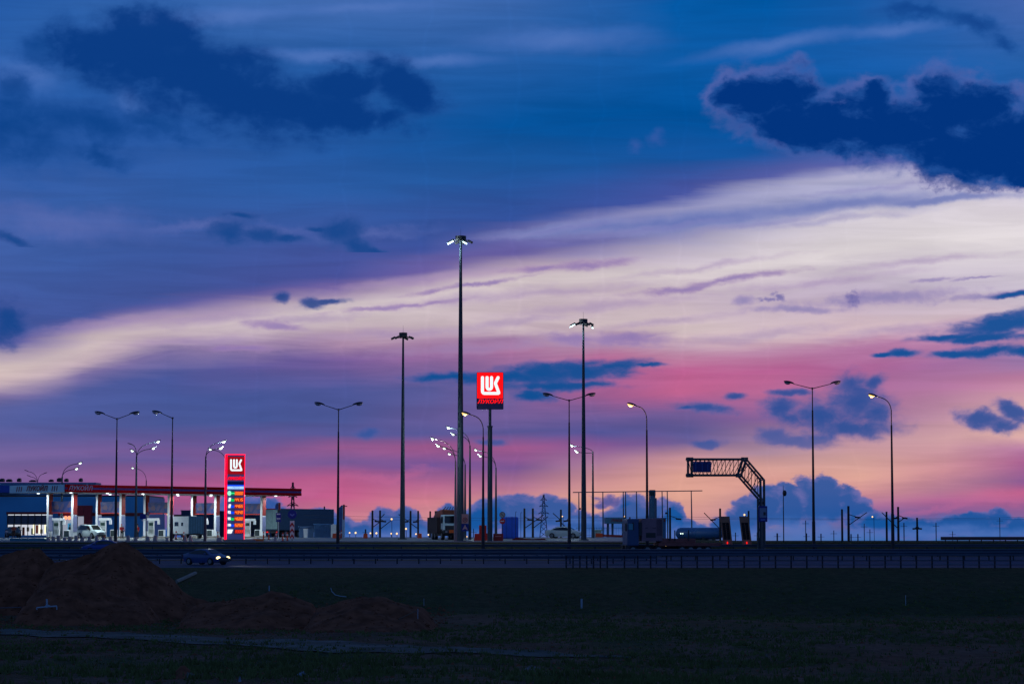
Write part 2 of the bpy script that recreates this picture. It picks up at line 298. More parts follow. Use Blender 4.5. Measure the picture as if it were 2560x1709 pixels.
# ------------------------------------------------------------------ mesh building
ROOT = {}
def reg(o, loc, rz): ROOT[o.name] = (Vector(loc), rz)
class MB:
    def __init__(s, local=False): s.bm = bmesh.new(); s.local = local
    def _add(s, verts, faces):
        vs = [s.bm.verts.new(v) for v in verts]; out = []
        for f in faces:
            try: out.append(s.bm.faces.new([vs[i] for i in f]))
            except ValueError: pass
        return out
    def box(s, c, size, rz=0, rx=0, ry=0, taper=1.0):
        c = Vector(c); sx, sy, sz = [k/2 for k in size]
        m = Matrix.Rotation(rz, 3, 'Z') @ Matrix.Rotation(rx, 3, 'X') @ Matrix.Rotation(ry, 3, 'Y')
        v = []
        for z in (-1, 1):
            k = taper if z > 0 else 1
            for x, y in ((-1, -1), (1, -1), (1, 1), (-1, 1)): v.append(c + m @ Vector((x*sx*k, y*sy*k, z*sz)))
        s._add(v, [(3,2,1,0), (4,5,6,7), (0,1,5,4), (1,2,6,5), (2,3,7,6), (3,0,4,7)]); return s
    def tube(s, pts, r, seg=8, caps=True):
        pts = [Vector(p) for p in pts]; n = len(pts)
        rr = list(r) if isinstance(r, (list, tuple)) else [r]*n
        up = None; rings = []
        for i, p in enumerate(pts):
            d = (pts[min(i+1, n-1)]-pts[max(i-1, 0)]).normalized()
            if up is None: up = d.orthogonal().normalized()
            else:
                up = (up - d*up.dot(d))
                up = up.normalized() if up.length > 1e-5 else d.orthogonal().normalized()
            sd = d.cross(up)
            rings.append([s.bm.verts.new(p+(up*math.cos(2*math.pi*k/seg)+sd*math.sin(2*math.pi*k/seg))*rr[i]) for k in range(seg)])
        for a, b in zip(rings, rings[1:]):
            for k in range(seg): s.bm.faces.new((a[k], a[(k+1) % seg], b[(k+1) % seg], b[k]))
        if caps:
            s.bm.faces.new(rings[0][::-1]); s.bm.faces.new(rings[-1])
        return s
    def ell(s, c, rad, rz=0, ry=0, seg=12, rg=8, zmin=-1.0, zmax=1.0, rx=0):
        c = Vector(c); m = Matrix.Rotation(rz, 3, 'Z') @ Matrix.Rotation(ry, 3, 'Y') @ Matrix.Rotation(rx, 3, 'X')
        rows = []
        a0, a1 = math.asin(zmin), math.asin(zmax)
        for i in range(rg+1):
            a = a0+(a1-a0)*i/rg
            rows.append([s.bm.verts.new(c+m @ Vector((rad[0]*math.cos(a)*math.cos(2*math.pi*k/seg), rad[1]*math.cos(a)*math.sin(2*math.pi*k/seg), rad[2]*math.sin(a)))) for k in range(seg)])
        for a, b in zip(rows, rows[1:]):
            for k in range(seg): s.bm.faces.new((a[k], a[(k+1) % seg], b[(k+1) % seg], b[k]))
        s.bm.faces.new(rows[0][::-1]); s.bm.faces.new(rows[-1]); return s
    def prism(s, poly, y0, y1, frame=None):
        """poly of (x,z) points extruded along y; frame maps (x,y,z) to the target space"""
        f = frame or (lambda v: v); n = len(poly)
        v = [f(Vector((x, y0, z))) for x, z in poly]+[f(Vector((x, y1, z))) for x, z in poly]
        s._add(v, [tuple(range(n)), tuple(range(2*n-1, n-1, -1))]+[(i, i+n, (i+1) % n+n, (i+1) % n) for i in range(n)]); return s
    def disc(s, c, r, th, axis='Y', seg=20):
        c = Vector(c); d = {'Y': Vector((0, th/2, 0)), 'Z': Vector((0, 0, th/2)), 'X': Vector((th/2, 0, 0))}[axis]
        return s.tube([c-d, c+d], r, seg)
    def build(s, name, m, parent=None, smooth=False, bevel=0.0):
        bm = s.bm; bmesh.ops.remove_doubles(bm, verts=bm.verts, dist=1e-5); bmesh.ops.recalc_face_normals(bm, faces=bm.faces)
        if bevel > 0:
            bmesh.ops.bevel(bm, geom=[e for e in bm.edges if e.is_manifold and e.calc_face_angle(0) > .6], offset=bevel, segments=2, affect='EDGES', profile=.6)
        me = bpy.data.meshes.new(name)
        o = bpy.data.objects.new(name, me); COL.objects.link(o)
        if parent is not None:
            loc, rz = ROOT[parent.name]; o.parent = parent; ROOT[o.name] = (loc, rz)
            if not s.local: bm.transform((Matrix.Translation(loc) @ Matrix.Rotation(rz, 4, 'Z')).inverted())
        bm.to_mesh(me); bm.free()
        if smooth:
            for p in me.polygons: p.use_smooth = True
            try: me.set_sharp_from_angle(angle=R(40))
            except Exception: pass
        me.materials.append(m); return o
def thing(name, label, cat, loc=(0, 0, 0), rz=0.0, group=None):
    o = bpy.data.objects.new(name, None); COL.objects.link(o); o.location = loc; o.rotation_euler = (0, 0, rz)
    o.empty_display_size = .3
    o['label'] = label; o['category'] = cat
    if group: o['group'] = group
    reg(o, loc, rz); return o
def one(name, mb, m, label, cat, group=None, kind=None, **k):
    """a thing made of one mesh, its origin moved to its base centre"""
    co = [v.co for v in mb.bm.verts]
    c = Vector((sum(v.x for v in co)/len(co), sum(v.y for v in co)/len(co), min(v.z for v in co)))
    if kind != 'structure': bmesh.ops.translate(mb.bm, verts=mb.bm.verts, vec=-c)
    o = mb.build(name, m, None, **k)
    if kind != 'structure': o.location = c
    if kind: o['kind'] = kind
    if label: o['label'] = label
    if cat: o['category'] = cat
    if group: o['group'] = group
    return o
def dup(root, loc, rz, label, group=None):
    r = root.copy(); COL.objects.link(r); r.location = loc; r.rotation_euler = (0, 0, rz); r['label'] = label
    if group: r['group'] = group
    def rec(src, dst):
        for ch in list(src.children):
            c = ch.copy(); COL.objects.link(c); c.parent = dst; rec(ch, c)
    rec(root, r); return r
def text(name, s, m, parent, origin, size, rz=0.0, depth=.02, shear=0.0, bold=0.0, align='CENTER', sx=1.0, flip=False):
    """writing on an upright face; origin is the middle of the line, seen from -y of the given turn"""
    cu = bpy.data.curves.new('t', 'FONT'); cu.body = s; cu.size = size; cu.extrude = depth/2; cu.align_x = align; cu.align_y = 'CENTER'
    cu.shear = shear; cu.offset = bold; cu.resolution_u = 2
    to = bpy.data.objects.new('t', cu); COL.objects.link(to); bpy.context.view_layer.update()
    me = bpy.data.meshes.new_from_object(to.evaluated_get(bpy.context.evaluated_depsgraph_get()))
    bpy.data.objects.remove(to); bpy.data.curves.remove(cu)
    me.name = name
    loc, prz = ROOT[parent.name]
    mt = Matrix.Translation(Vector(origin)) @ Matrix.Rotation(rz, 4, 'Z') @ Matrix.Rotation(math.pi/2, 4, 'X') @ Matrix.Diagonal((sx, 1, 1, 1))
    me.transform((Matrix.Translation(loc) @ Matrix.Rotation(prz, 4, 'Z')).inverted() @ mt)
    o = bpy.data.objects.new(name, me); COL.objects.link(o); o.parent = parent; ROOT[o.name] = ROOT[parent.name]
    me.materials.clear(); me.materials.append(m); return o

# ------------------------------------------------------------------ ground
PROF = [(-60,.8),(10,1.0),(40,-1.2),(80,-2.9),(120,-3.05),(183,-3.0),(196,-1.45),(209,-.12),(211,0),(228,.12),(236,.35),(250,.6),(262,.98),(266.6,1.30),(268,2.02),(285,2.22),(300,2.42),(345,2.5),(400,2.2),(600,.9),(1200,-.5),(3000,-5),(9000,-20)]
def prof(y):
    for (a, za), (b, zb) in zip(PROF, PROF[1:]):
        if y <= b: return za+(zb-za)*max(0, (y-a))/(b-a)
    return PROF[-1][1]
def terr(x, y):
    z = prof(y)
    if 268 < y < 600:                       # the platform only lies under the fuel station side; to the right the land is a little lower
        k = min(1, max(0, (x-18)/16)); z -= k*.55*min(1, (y-268)/10)
    if y < 205:
        k = min(1, max(0, (205-y)/25))
        z += k*(.55*mnoise.noise(Vector((x*.045, y*.03, 3)))+.10*mnoise.noise(Vector((x*.16, y*.12, 7)))+.10*mnoise.noise(Vector((x*.5, y*.4, 1))))
    elif 3000 > y > 600: z += .25*mnoise.noise(Vector((x*.004, y*.004, 2)))
    return z
def ground_strip(name, ys, xs, m, dz=0.0, kind='structure', f=terr):
    b = MB(); g = [[b.bm.verts.new((x, y, f(x, y)+dz)) for x in xs] for y in ys]
    for i in range(len(ys)-1):
        for j in range(len(xs)-1): b.bm.faces.new((g[i][j], g[i][j+1], g[i+1][j+1], g[i+1][j]))
    return one(name, b, m, None, None, kind=kind, smooth=True)
def frange(a, b, s):
    n = max(1, round((b-a)/s)); return [a+(b-a)*i/n for i in range(n+1)]
gm = bpy.data.materials.new('field_soil_and_grass'); gm.use_nodes = True; gt = gm.node_tree; gb = gt.nodes['Principled BSDF']
def gnode(t, **k):
    n = gt.nodes.new(t)
    for a, b in k.items(): setattr(n, a, b)
    return n
gtc = gnode('ShaderNodeTexCoord')
def gno(sc3, scale, det, rough=.6):
    mp = gnode('ShaderNodeMapping'); mp.inputs[3].default_value = sc3; gt.links.new(gtc.outputs['Object'], mp.inputs[0])
    n = gnode('ShaderNodeTexNoise'); n.inputs['Scale'].default_value = scale; n.inputs['Detail'].default_value = det; n.inputs['Roughness'].default_value = rough
    gt.links.new(mp.outputs[0], n.inputs['Vector']); return n.outputs[0]
def gmr(v, a, b, c=0., d=1.):
    n = gnode('ShaderNodeMapRange'); n.inputs[1].default_value = a; n.inputs[2].default_value = b; n.inputs[3].default_value = c; n.inputs[4].default_value = d
    gt.links.new(v, n.inputs[0]); return n.outputs[0]
def gmix(f, a, b, bt='MIX'):
    n = gnode('ShaderNodeMix', data_type='RGBA', blend_type=bt)
    if isinstance(f, float): n.inputs[0].default_value = f
    else: gt.links.new(f, n.inputs[0])
    for i, v in ((6, a), (7, b)):
        if isinstance(v, tuple): n.inputs[i].default_value = (*v, 1)
        else: gt.links.new(v, n.inputs[i])
    return n.outputs[2]
big = gno((1, .45, 1), .06, 6); med = gno((1, .5, 1), .22, 6); fin = gno((1, .6, 1), 1.6, 6, .7)
c1 = gmix(gmr(big, .42, .58), (.070, .086, .038), (.170, .088, .060))          # rough grass against bare soil
c1 = gmix(gmr(med, .45, .62), c1, (.190, .115, .085))
gy = gnode('ShaderNodeSeparateXYZ'); gt.links.new(gtc.outputs['Object'], gy.inputs[0])
slope = gmr(gy.outputs[1], 172, 186)
c1 = gmix(slope, c1, gmix(gmr(med, .35, .7), (.050, .070, .026), (.095, .080, .040)))   # grassy embankment
c1 = gmix(gmr(fin, .3, .75), c1, (.35, .35, .35), 'MULTIPLY')
gt.links.new(c1, gb.inputs['Base Color']); gb.inputs['Roughness'].default_value = 1; gb.inputs['Specular IOR Level'].default_value = .1
bp = gnode('ShaderNodeBump'); bp.inputs['Strength'].default_value = .9; bp.inputs['Distance'].default_value = .35
gt.links.new(fin, bp.inputs['Height']); gt.links.new(bp.outputs[0], gb.inputs['Normal'])
xs = [-4000,-1500,-700,-350,-180,-110]+frange(-80, 80, .8)+[110,180,350,700,1500,4000]
ys = frange(-60, 70, 6)+frange(73, 205, .8)[0:]+[209,211,219.5,228,232,236,243,250,256,262,266.6,268,276,285,292,300,315,330,345,370,400,460,600,800,1200,1800,3000,5000,9000]
ground_strip('ground', ys, xs, gm)
# roads and station forecourt as sheets just above the ground
xr = [-700,-350,-180,-110,-60,-30,0,18,34,60,110,180,350,700]
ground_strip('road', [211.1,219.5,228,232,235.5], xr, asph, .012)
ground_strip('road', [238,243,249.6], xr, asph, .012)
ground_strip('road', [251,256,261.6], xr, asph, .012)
for y0, y1 in ((211.6, 211.8), (227.2, 227.4), (238.4, 238.55), (248.8, 248.95)): ground_strip('road_marking', [y0, y1], xr, mat('road_paint', (120,124,130), .8), .018)
pad = mat('forecourt_paving', (120,122,120), .55, var=.12, vs=.15)
ground_strip('forecourt', [268.3,276,285,292,300,315,330,345], [-110,-60,-30,0,18], pad, .015)
kb = MB()
for a, b in zip(frange(-110, 17, 4), frange(-110, 17, 4)[1:]): kb.box(((a+b)/2, 268.1, 2.05), (b-a-.02, .2, .22))
one('kerb', kb, mat('kerb_stone', (165,150,150), .8, var=.15), None, None, kind='structure')
# worn track across the field
tm = mat('dry_track', (84,88,86), 1, var=.5, vs=.35, spec=.1)
b = MB(); prev = None
tp = [(-75,170),(-52,157),(-31,147),(-18,137.5),(-9,130),(0,125.5),(6,123)]
def lerp_path(pts, n):
    out = []
    for (a, b_) in zip(pts, pts[1:]):
        for i in range(n): out.append((a[0]+(b_[0]-a[0])*i/n, a[1]+(b_[1]-a[1])*i/n))
    return out+[pts[-1]]
for i, (x, y) in enumerate(lerp_path(tp, 16)):
    w = 5.2*(1+.45*mnoise.noise(Vector((x*.15, 5, 0))))*min(1, max(.08, (6.5-x)/16)); row = []
    for k in range(5):
        yy = y+(k-2)/4*w*1.6+(.9 if k in (0,4) else .3)*mnoise.noise(Vector((x*.8, k*3, 1))); row.append(b.bm.verts.new((x, yy, terr(x, yy)+.05)))
    if prev:
        for k in range(4): b.bm.faces.new((prev[k], row[k], row[k+1], prev[k+1]))
    prev = row
one('path', b, tm, None, None, kind='structure', smooth=True)

# heaps of soil -----------------------------------------------------
soil = mat('dug_soil', (114,70,52), 1, var=.45, vs=1.1, spec=.1)
def heap(sil, D, dep, label, seed=0):
    """sil: outline of the crest as seen (photo x, photo y); the pile falls away in front and behind"""
    b = MB(); P3 = [(XW(px, D), W(px, py, D).z) for px, py in sil]; xa, xb = P3[0][0], P3[-1][0]; nx = int((xb-xa)/.14); ny = 64; g = []
    def crest(x):
        for (x0, z0), (x1, z1) in zip(P3, P3[1:]):
            if x <= x1: return z0+(z1-z0)*max(0, (x-x0)/(x1-x0))
        return P3[-1][1]
    hm = max(crest(xa+(xb-xa)*i/60)-terr(xa+(xb-xa)*i/60, D) for i in range(61))
    for j in range(ny+1):
        v = j/ny*2-1; row = []
        for i in range(nx+1):
            x = xa+(xb-xa)*i/nx; xo = x+.8*mnoise.noise(Vector((v*2, x*.2, seed))); y = D+v*dep; t0 = terr(x, y); h = crest(min(max(xo, xa), xb))-terr(x, D)+.12
            ez = min(1, max(0, min(x-xa, xb-x)/1.6)); h = h*ez*ez*(3-2*ez)-.25*(1-ez)
            f = max(0, 1-abs(v)/max(.25, min(1, .35+.65*h/hm)))**1.05
            nn = .30*mnoise.noise(Vector((x*.5+seed, y*.5, 1)))+.10*mnoise.noise(Vector((x*1.4, y*1.4, seed)))+.05*abs(mnoise.noise(Vector((x*3.6, y*3.6, seed))))+.02*mnoise.noise(Vector((x*8, y*8, seed)))
            row.append(b.bm.verts.new((x, y, t0-.12+(max(0, h)*f if h > 0 else h)+nn*min(1, f*2.5)*min(1, h*.5))))
        g.append(row)
    for j in range(ny):
        for i in range(nx): b.bm.faces.new((g[j][i], g[j][i+1], g[j+1][i+1], g[j+1][i]))
    return one('soil_heap', b, soil, label, 'soil heap', 'heaps of dug soil on the field', smooth=True)
heap([(40,1540),(90,1490),(130,1425),(150,1407),(200,1393),(240,1381),(265,1363),(283,1356),(305,1356),(330,1370),(370,1398),(400,1416),(440,1446),(480,1478),(530,1500),(600,1530)], 172, 9, 'tallest pointed brown soil heap below the fuel station', seed=1)
heap([(-160,1530),(-90,1450),(-30,1402),(10,1385),(45,1375),(80,1370),(105,1374),(125,1390),(155,1412),(190,1450),(240,1510)], 179, 8, 'broad rounded brown soil heap cut by the left edge of the photo', seed=5)
heap([(30,1545),(80,1490),(110,1465),(150,1445),(185,1437),(215,1440),(250,1460),(300,1478),(360,1500),(430,1545)], 163, 7, 'low brown soil heap spilling in front between the two big heaps', seed=9)
heap([(430,1535),(510,1508),(570,1499),(630,1490),(678,1478),(725,1489),(775,1506),(840,1530)], 160, 8, 'low dark soil mound right of the tall heap with a thin post behind', seed=12)
heap([(740,1535),(820,1512),(870,1498),(910,1487),(960,1489),(1010,1503),(1120,1535)], 154, 8, 'low wide reddish soil mound near the middle with a leaning stick', seed=15)
heap([(400,1662),(440,1640),(465,1632),(490,1637),(525,1664)], 103, 3, 'small stony earth pile in the near left foreground', seed=18)

from mathutils.bvhtree import BVHTree
_bv = []
def _bvh():
    if not _bv:
        for o in COL.objects:
            if o.type == 'MESH' and (o.name.startswith('soil_heap') or o.name == 'ground'):
                _bv.append(BVHTree.FromPolygons([v.co+o.location for v in o.data.vertices], [tuple(p.vertices) for p in o.data.polygons]))
    return _bv
def ground_D(px, py):
    """distance at which the sight line through this photo point meets the ground"""
    bv = _bvh(); cp = Vector((0, 0, CZ)); d = (W(px, py, 100.0)-cp).normalized(); h = [b.ray_cast(cp, d)[0] for b in bv]; h = [k.y for k in h if k is not None]
    if h: return min(h)-.05
    D = 85.0
    while D < 212:
        v = W(px, py, D)
        if v.z <= terr(v.x, D): return D
        D += .25
    return D
# ------------------------------------------------------------------ guard rails
def guardrail(y, x0, x1, label, top, sp, pw=.12, nrail=1, grp='crash barriers along the carriageways', xpost=None):
    z = terr((x0+x1)/2, y)
    t = thing('guardrail', label, 'crash barrier', ((x0+x1)/2, y, z), 0, grp)
    for k in range(nrail):
        zt = z+top-k*.38; b = MB()
        pr = [(zt, 0), (zt-.03, -.07), (zt-.10, -.07), (zt-.14, 0), (zt-.18, 0), (zt-.22, -.07), (zt-.29, -.07), (zt-.31, 0)]
        n = len(pr)
        for (za, ya), (zb, yb) in zip(pr, pr[1:]):
            b._add([(x0, y-.08+ya, za), (x1, y-.08+ya, za), (x1, y-.08+yb, zb), (x0, y-.08+yb, zb)], [(0, 1, 2, 3)])
        b.build('rail', rail, t)
    for x in (xpost or frange(x0, x1, sp)): MB().box((x, y+.02, z+(top+.03)/2-.05), (pw, .12, top+.07)).build('post', darkpole, t)
    return t
def xr_(D, a=-30, c=2590): return XW(a, D), XW(c, D)
a, c = xr_(228); guardrail(228.4, a, XW(1640, 228), 'grey steel crash barrier on the far side of the nearest road', .78, 2.0)
a, c = xr_(236.5); guardrail(236.6, a, c, 'grey steel crash barrier between the first and second carriageway', .85, 2.4)
a, c = xr_(250.2); guardrail(250.3, a, c, 'grey steel crash barrier between the second carriageway and the ramp', .8, 2.6)
a, c = xr_(263); guardrail(263.2, a, c, 'grey steel crash barrier just in front of the forecourt kerb', .78, 3.0)
xp = [XW(p, 210.6) for p in list(range(1415, 1530, 17))+[1560,1593,1625,1665,1702]+list(range(1741, 2600, 39))]
z = terr(20, 210.6); t = thing('guardrail', 'tall open railing nearest the field on the right half of the road', 'railing', ((xp[0]+xp[-1])/2, 210.6, z))
for h_, r_ in ((1.12, .05), (.66, .035), (.30, .03)): MB().tube([(xp[0]-.1, 210.55, z+h_), (xp[-1]+3, 210.55, z+h_)], r_, 6).build('rail', rail, t)
for x in xp: MB().box((x, 210.62, z+.52), (.13, .12, 1.2)).build('post', mat('railing_post', (30,36,46), .8), t)
# concrete chute on the slope
b = MB(); p0 = Vector((XW(492, 206), 206, terr(-27, 206)+.05)); p1 = Vector((XW(445, 199), 199, terr(-27, 199)+.15))
b.tube([p0, p1], .16, 6); one('drain_chute', b, concrete, 'pale concrete drain chute running down the grass bank below the headlights', 'drain chute')

# ------------------------------------------------------------------ lamps
def cobra(t, base, dirx, tilt, L_, lit, name='lamp_head', m=darkpole, em=None, w=.20, h=.15):
    """lamp head growing from point base outwards along dirx (+-1), nose tilted up"""
    base = Vector(base); c = base+Vector((dirx*L_*.5*math.cos(tilt), 0, L_*.5*math.sin(tilt)))
    ry = -tilt*dirx
    hd = MB().ell(c, (L_*.52, w, h), 0, ry, 14, 8, -.1, 1.0).build(name, m, t, smooth=True)
    lc = c+Vector((dirx*L_*.16, 0, -.01))
    MB().ell(lc, (L_*.30, w*.85, h*1.05), 0, ry, 12, 6, -1.0, .05).build('lens', em or lens, hd, smooth=True)
    if lit:
        ld = bpy.data.lights.new('lamp_light', 'POINT'); ld.energy = lit[0]; ld.color = lit[1]; ld.shadow_soft_size = .15
        lo = bpy.data.objects.new('lamp_light', ld); COL.objects.link(lo); lo.parent = hd; lo.location = lc+Vector((0, 0, -.35))-ROOT[hd.name][0]
    return hd
def twin_lamp(px, pyj, spx, D, label, arms=(-1, 1), grp='unlit twin arm street lamps', armup=17):
    x = XW(px, D); z0 = terr(x, D); zj = W(px, pyj, D).z; t = thing('street_lamp', label, 'street lamp', (x, D, z0), 0, grp); u = mpp(D)
    H = zj-z0
    MB().tube([(x, D, z0-.2), (x, D, z0+H*.18), (x, D, z0+H*.181), (x, D, zj-2.4), (x, D, zj-2.39), (x, D, zj)], [.20, .18, .155, .085, .06, .055], 12).build('pole', darkpole, t, smooth=True)
    MB().tube([(x, D, zj-.12), (x, D, zj+.05), (x, D, zj+.12)], [.06, .13, .10], 10).build('cap', darkpole, t)
    for s in arms:
        ax = spx/2*u; hl = 24*u; e = Vector((x+s*(ax-hl), D, zj+(armup-5)*u))
        arm = MB().tube([(x, D, zj), e], [.045, .035], 8).build('arm', darkpole, t)
        cobra(t, e-Vector((s*.08, 0, 0)), s, R(13), hl+.1, None, w=.24, h=.19)
    return t
twin_lamp(292, 1047, 113, 277, 'unlit twin arm street lamp farthest left rising behind the tall soil heap')
twin_lamp(431, 1045, 104, 276, 'unlit street lamp with one arm left of the lit price tower', (-1,), None)
twin_lamp(846, 1024, 122, 265, 'unlit twin arm street lamp in front of the small pale container')
twin_lamp(1423, 1001, 133, 264, 'unlit twin arm street lamp crossing the white sedan')
twin_lamp(2032, 971, 143, 264, 'unlit twin arm street lamp right of the truss gantry')

def curve_lamp(px, py_top, pxh, pyh, neck_py, D, label, lit=(260, (1, .60, .34)), grp='lit sodium street lamps with curved arm'):
    x = XW(px, D); z0 = terr(x, D); t = thing('street_lamp', label, 'street lamp', (x, D, z0), 0, grp); u = mpp(D)
    zn = W(px, neck_py, D).z; zt = W(px, py_top, D).z; hp = W(pxh, pyh, D); s = 1 if pxh > px else -1
    MB().tube([(x, D, z0-.2), (x, D, z0+(zn-z0)*.3), (x, D, z0+(zn-z0)*.301), (x, D, zn)], [.20, .17, .15, .09], 12).build('pole', darkpole, t, smooth=True)
    r = 22*u*1.0; pts = [(x, D, zn), (x, D, zt-r)]
    e = Vector((hp.x-s*24*u*.95, D, hp.z-6*u)); c1 = Vector((x, D, zt+.1)); st_ = Vector((x, D, zt-r*1.3))
    for i in range(1, 13):
        k = i/12; q = st_*(1-k)**2+Vector((x, D, zt+r*.25))*2*k*(1-k)+e*k*k; pts.append(tuple(q))
    MB().tube(pts, [.055]*2+[.05]*12, 8).build('arm', darkpole, t, smooth=True)
    cobra(t, e, s, R(18), 24*u*1.05, lit, em=e_warm, w=.24, h=.18)
    return t
curve_lamp(1208, 1048, 1155, 1031, 1092, 262.3, 'warm lit curved arm street lamp whose head crosses the tallest mast')
curve_lamp(1617, 1024, 1569, 1009, 1074, 262.2, 'warm lit curved arm street lamp standing behind the lorry cab')
curve_lamp(2229, 1002, 2172, 986, 1062, 262.1, 'warm lit curved arm street lamp farthest right')

def led_lamp(px, neck, heads, D, label, polem=galv, py_base=None, dim=()):
    """heads: list of (px,py,lit) each on its own curved arm"""
    x = XW(px, D); z0 = terr(x, D); t = thing('street_lamp', label, 'street lamp', (x, D, z0), 0, 'stacked arm street lamps of the fuel station'); u = mpp(D)
    zn = W(px, neck, D).z
    MB().tube([(x, D, z0-.2), (x, D, zn)], [.19, .085], 12).build('pole', polem, t, smooth=True)
    for (hx, hy, lit) in heads:
        hp = W(hx, hy, D); s = 1 if hx > px else -1; r = abs(hx-px)*u
        st_ = Vector((x, D, zn-.1)); cp = Vector((x+s*r*.04, D, hp.z-.12*r)); e = Vector((hp.x-s*.25, D, hp.z-.07)); pts = [tuple(st_)]
        if r < .1: continue
        for i in range(1, 13):
            k = i/12; q = st_*(1-k)**2+cp*2*k*(1-k)+e*k*k; pts.append(tuple(q))
        MB().tube(pts, .04, 7).build('arm', polem, t, smooth=True)
        c = Vector((hp.x, D, hp.z)); hd = MB().ell(c+Vector((0, 0, .05)), (.38, .17, .09), 0, -R(20)*s, 12, 6, -.2, 1).build('lamp_head', darkpole, t, smooth=True)
        if lit:
            MB().ell(c+Vector((s*.02, -.02, -.02)), (.17, .12, .14), 0, -R(25)*s, 12, 8).build('lens', e_cool, hd, smooth=True)
            if lit > 1:
                ld = bpy.data.lights.new('lamp_light', 'POINT'); ld.energy = lit; ld.color = (.80, 1, .92); ld.shadow_soft_size = .2
                lo = bpy.data.objects.new('lamp_light', ld); COL.objects.link(lo); lo.parent = hd; lo.location = c+Vector((0, 0, -.5))-ROOT[hd.name][0]
    return t
led_lamp(157, 1190, [(200,1157,1),(191,1171,1)], 300, 'lit stacked arm lamp rising through the pale end of the canopy')
led_lamp(342, 1140, [(395,1103,600),(383,1120,1),(326,1111,0),(331,1126,1)], 286, 'four headed stacked arm lamp in front of the canopy between two unlit street lamps')
led_lamp(367, 1200, [(332,1169,1)], 420, 'thin one headed lamp standing behind the canopy roof')
led_lamp(515, 1140, [(560,1103,600),(551,1120,1)], 275, 'lit stacked arm lamp just left of the glowing price tower')
led_lamp(567, 1160, [(527,1123,1)], 292, 'lit one headed lamp standing behind the glowing price tower')
led_lamp(96, 1206, [(66,1177,0),(72,1190,0),(113,1183,0)], 400, 'unlit three headed lamp seen far behind the roof of the shop')
led_lamp(1139, 1152, [(1082,1096,600),(1096,1114,1)], 270, 'lit stacked arm lamp in front of the parked lorry left of the tallest mast', mat('warm_lit_pole', (140,118,122), .5, .3))  # pole tinted pink in its colour for the warm lamp light on it
led_lamp(1163, 1160, [(1111,1120,1),(1124,1134,1)], 300, 'lit stacked arm lamp hidden behind the tallest mast')
led_lamp(1175, 1113, [(1121,1068,600),(1133,1085,1)], 290, 'lit stacked arm lamp just right of the tallest mast')
led_lamp(1240, 1168, [(1190,1124,600),(1201,1139,1)], 305, 'lit stacked arm lamp just right of the tall logo sign')
led_lamp(1482, 1128, [(1430,1113,600),(1443,1129,1)], 310, 'lit stacked arm lamp beside the mast above the white sedan')

def high_mast(px, py, D, label, kind):
    x = XW(px, D); z0 = terr(x, D); t = thing('high_mast', label, 'light mast', (x, D, z0), 0, 'high masts with floodlights'); u = mpp(D)
    zt = W(px, py, D).z; H = zt-z0; rb = (.43 if kind == 1 else .33); rt = (.14 if kind == 1 else .11)
    MB().tube([(x, D, z0-.3)]+[(x, D, z0+H*k) for k in (.001, .33, .66, 1)], [rb*1.25, rb, rb+(rt-rb)*.33, rb+(rt-rb)*.66, rt], 16).build('pole', mastm, t, smooth=True)
    MB().tube([(x, D, z0-.1), (x, D, z0+.12)], rb*1.7, 16).build('base_plate', galv, t)
    MB().tube([(x, D, zt), (x, D, zt+25*u)], [.02, .01], 5).build('lightning_rod', galv, t)
    MB().tube([(x, D, zt-.15), (x, D, zt+.32)], [.62, .62] if kind == 1 else [.5, .5], 14).build('winch_head', darkg, t, bevel=.03)
    b = MB()
    for a in range(0, 360, 60): b.tube([(x, D, zt-.2), (x+1.1*math.cos(R(a)), D+1.1*math.sin(R(a)), zt-.25)], .035, 6)
    ring = [(x+1.1*math.cos(2*math.pi*k/24), D+1.1*math.sin(2*math.pi*k/24), zt-.25) for k in range(25)]
    b.tube(ring, .035, 6, caps=False); b.build('ring', darkg, t)
    fl = {1: [(-1.12, -.3, 0, 1, .42, 1), (.45, -.9, -.1, 1, .3, 0), (1.1, .1, 0, 0, .3, 0), (.1, 1.0, 0, 0, .3, 0), (-.4, .9, 0, 0, .3, 0)],
          2: [(-1.25, 0, -.02, 1, .36, 1), (-.7, -.8, 0, 0, .3, 0), (.95, -.2, .02, 0, .3, 0), (1.05, .1, -.25, 1, .12, 0), (.3, .9, 0, 0, .3, 0), (.5, -.8, 0, 0, .3, 0)],
          0: [(-1.2, 0, -.02, 0, .3, 0), (-.7, -.8, 0, 0, .3, 0), (.95, -.2, .02, 0, .3, 0), (1.1, .2, .02, 0, .2, 0), (.3, .9, 0, 0, .3, 0)]}[kind]
    for dx, dy, dz, lit, sz, big_ in fl:
        c = Vector((x+dx, D+dy, zt-.32+dz)); sg = -1 if dx < 0 else 1
        hs = MB().box(c, (sz*1.9, .5, .22), 0, 0, R(-28)*-sg).build('floodlight', darkg, t, bevel=.02)
        if lit:
            MB().box(c+Vector((sg*.04-(.0 if big_ else 0), -.03, -.15)), (sz*1.75, .52, .10 if kind == 1 else .07), 0, 0, R(-28)*-sg).build('lens', e_flood, hs)
            if big_:
                ld = bpy.data.lights.new('lamp_light', 'POINT'); ld.energy = 500 if kind == 1 else 260; ld.color = (.75, .97, 1); ld.shadow_soft_size = .25
                lo = bpy.data.objects.new('lamp_light', ld); COL.objects.link(lo); lo.parent = hs; lo.location = c+Vector((-.2, -.5, -.9))-ROOT[hs.name][0]
    return t
high_mast(1007, 838, 292, 'high mast with dark unlit floodlights left of the tallest one', 0)
high_mast(1151, 597, 274, 'tallest high mast with bright floodlights near the middle', 1)
high_mast(1459, 804, 284, 'high mast with partly lit floodlights above the white sedan', 2)

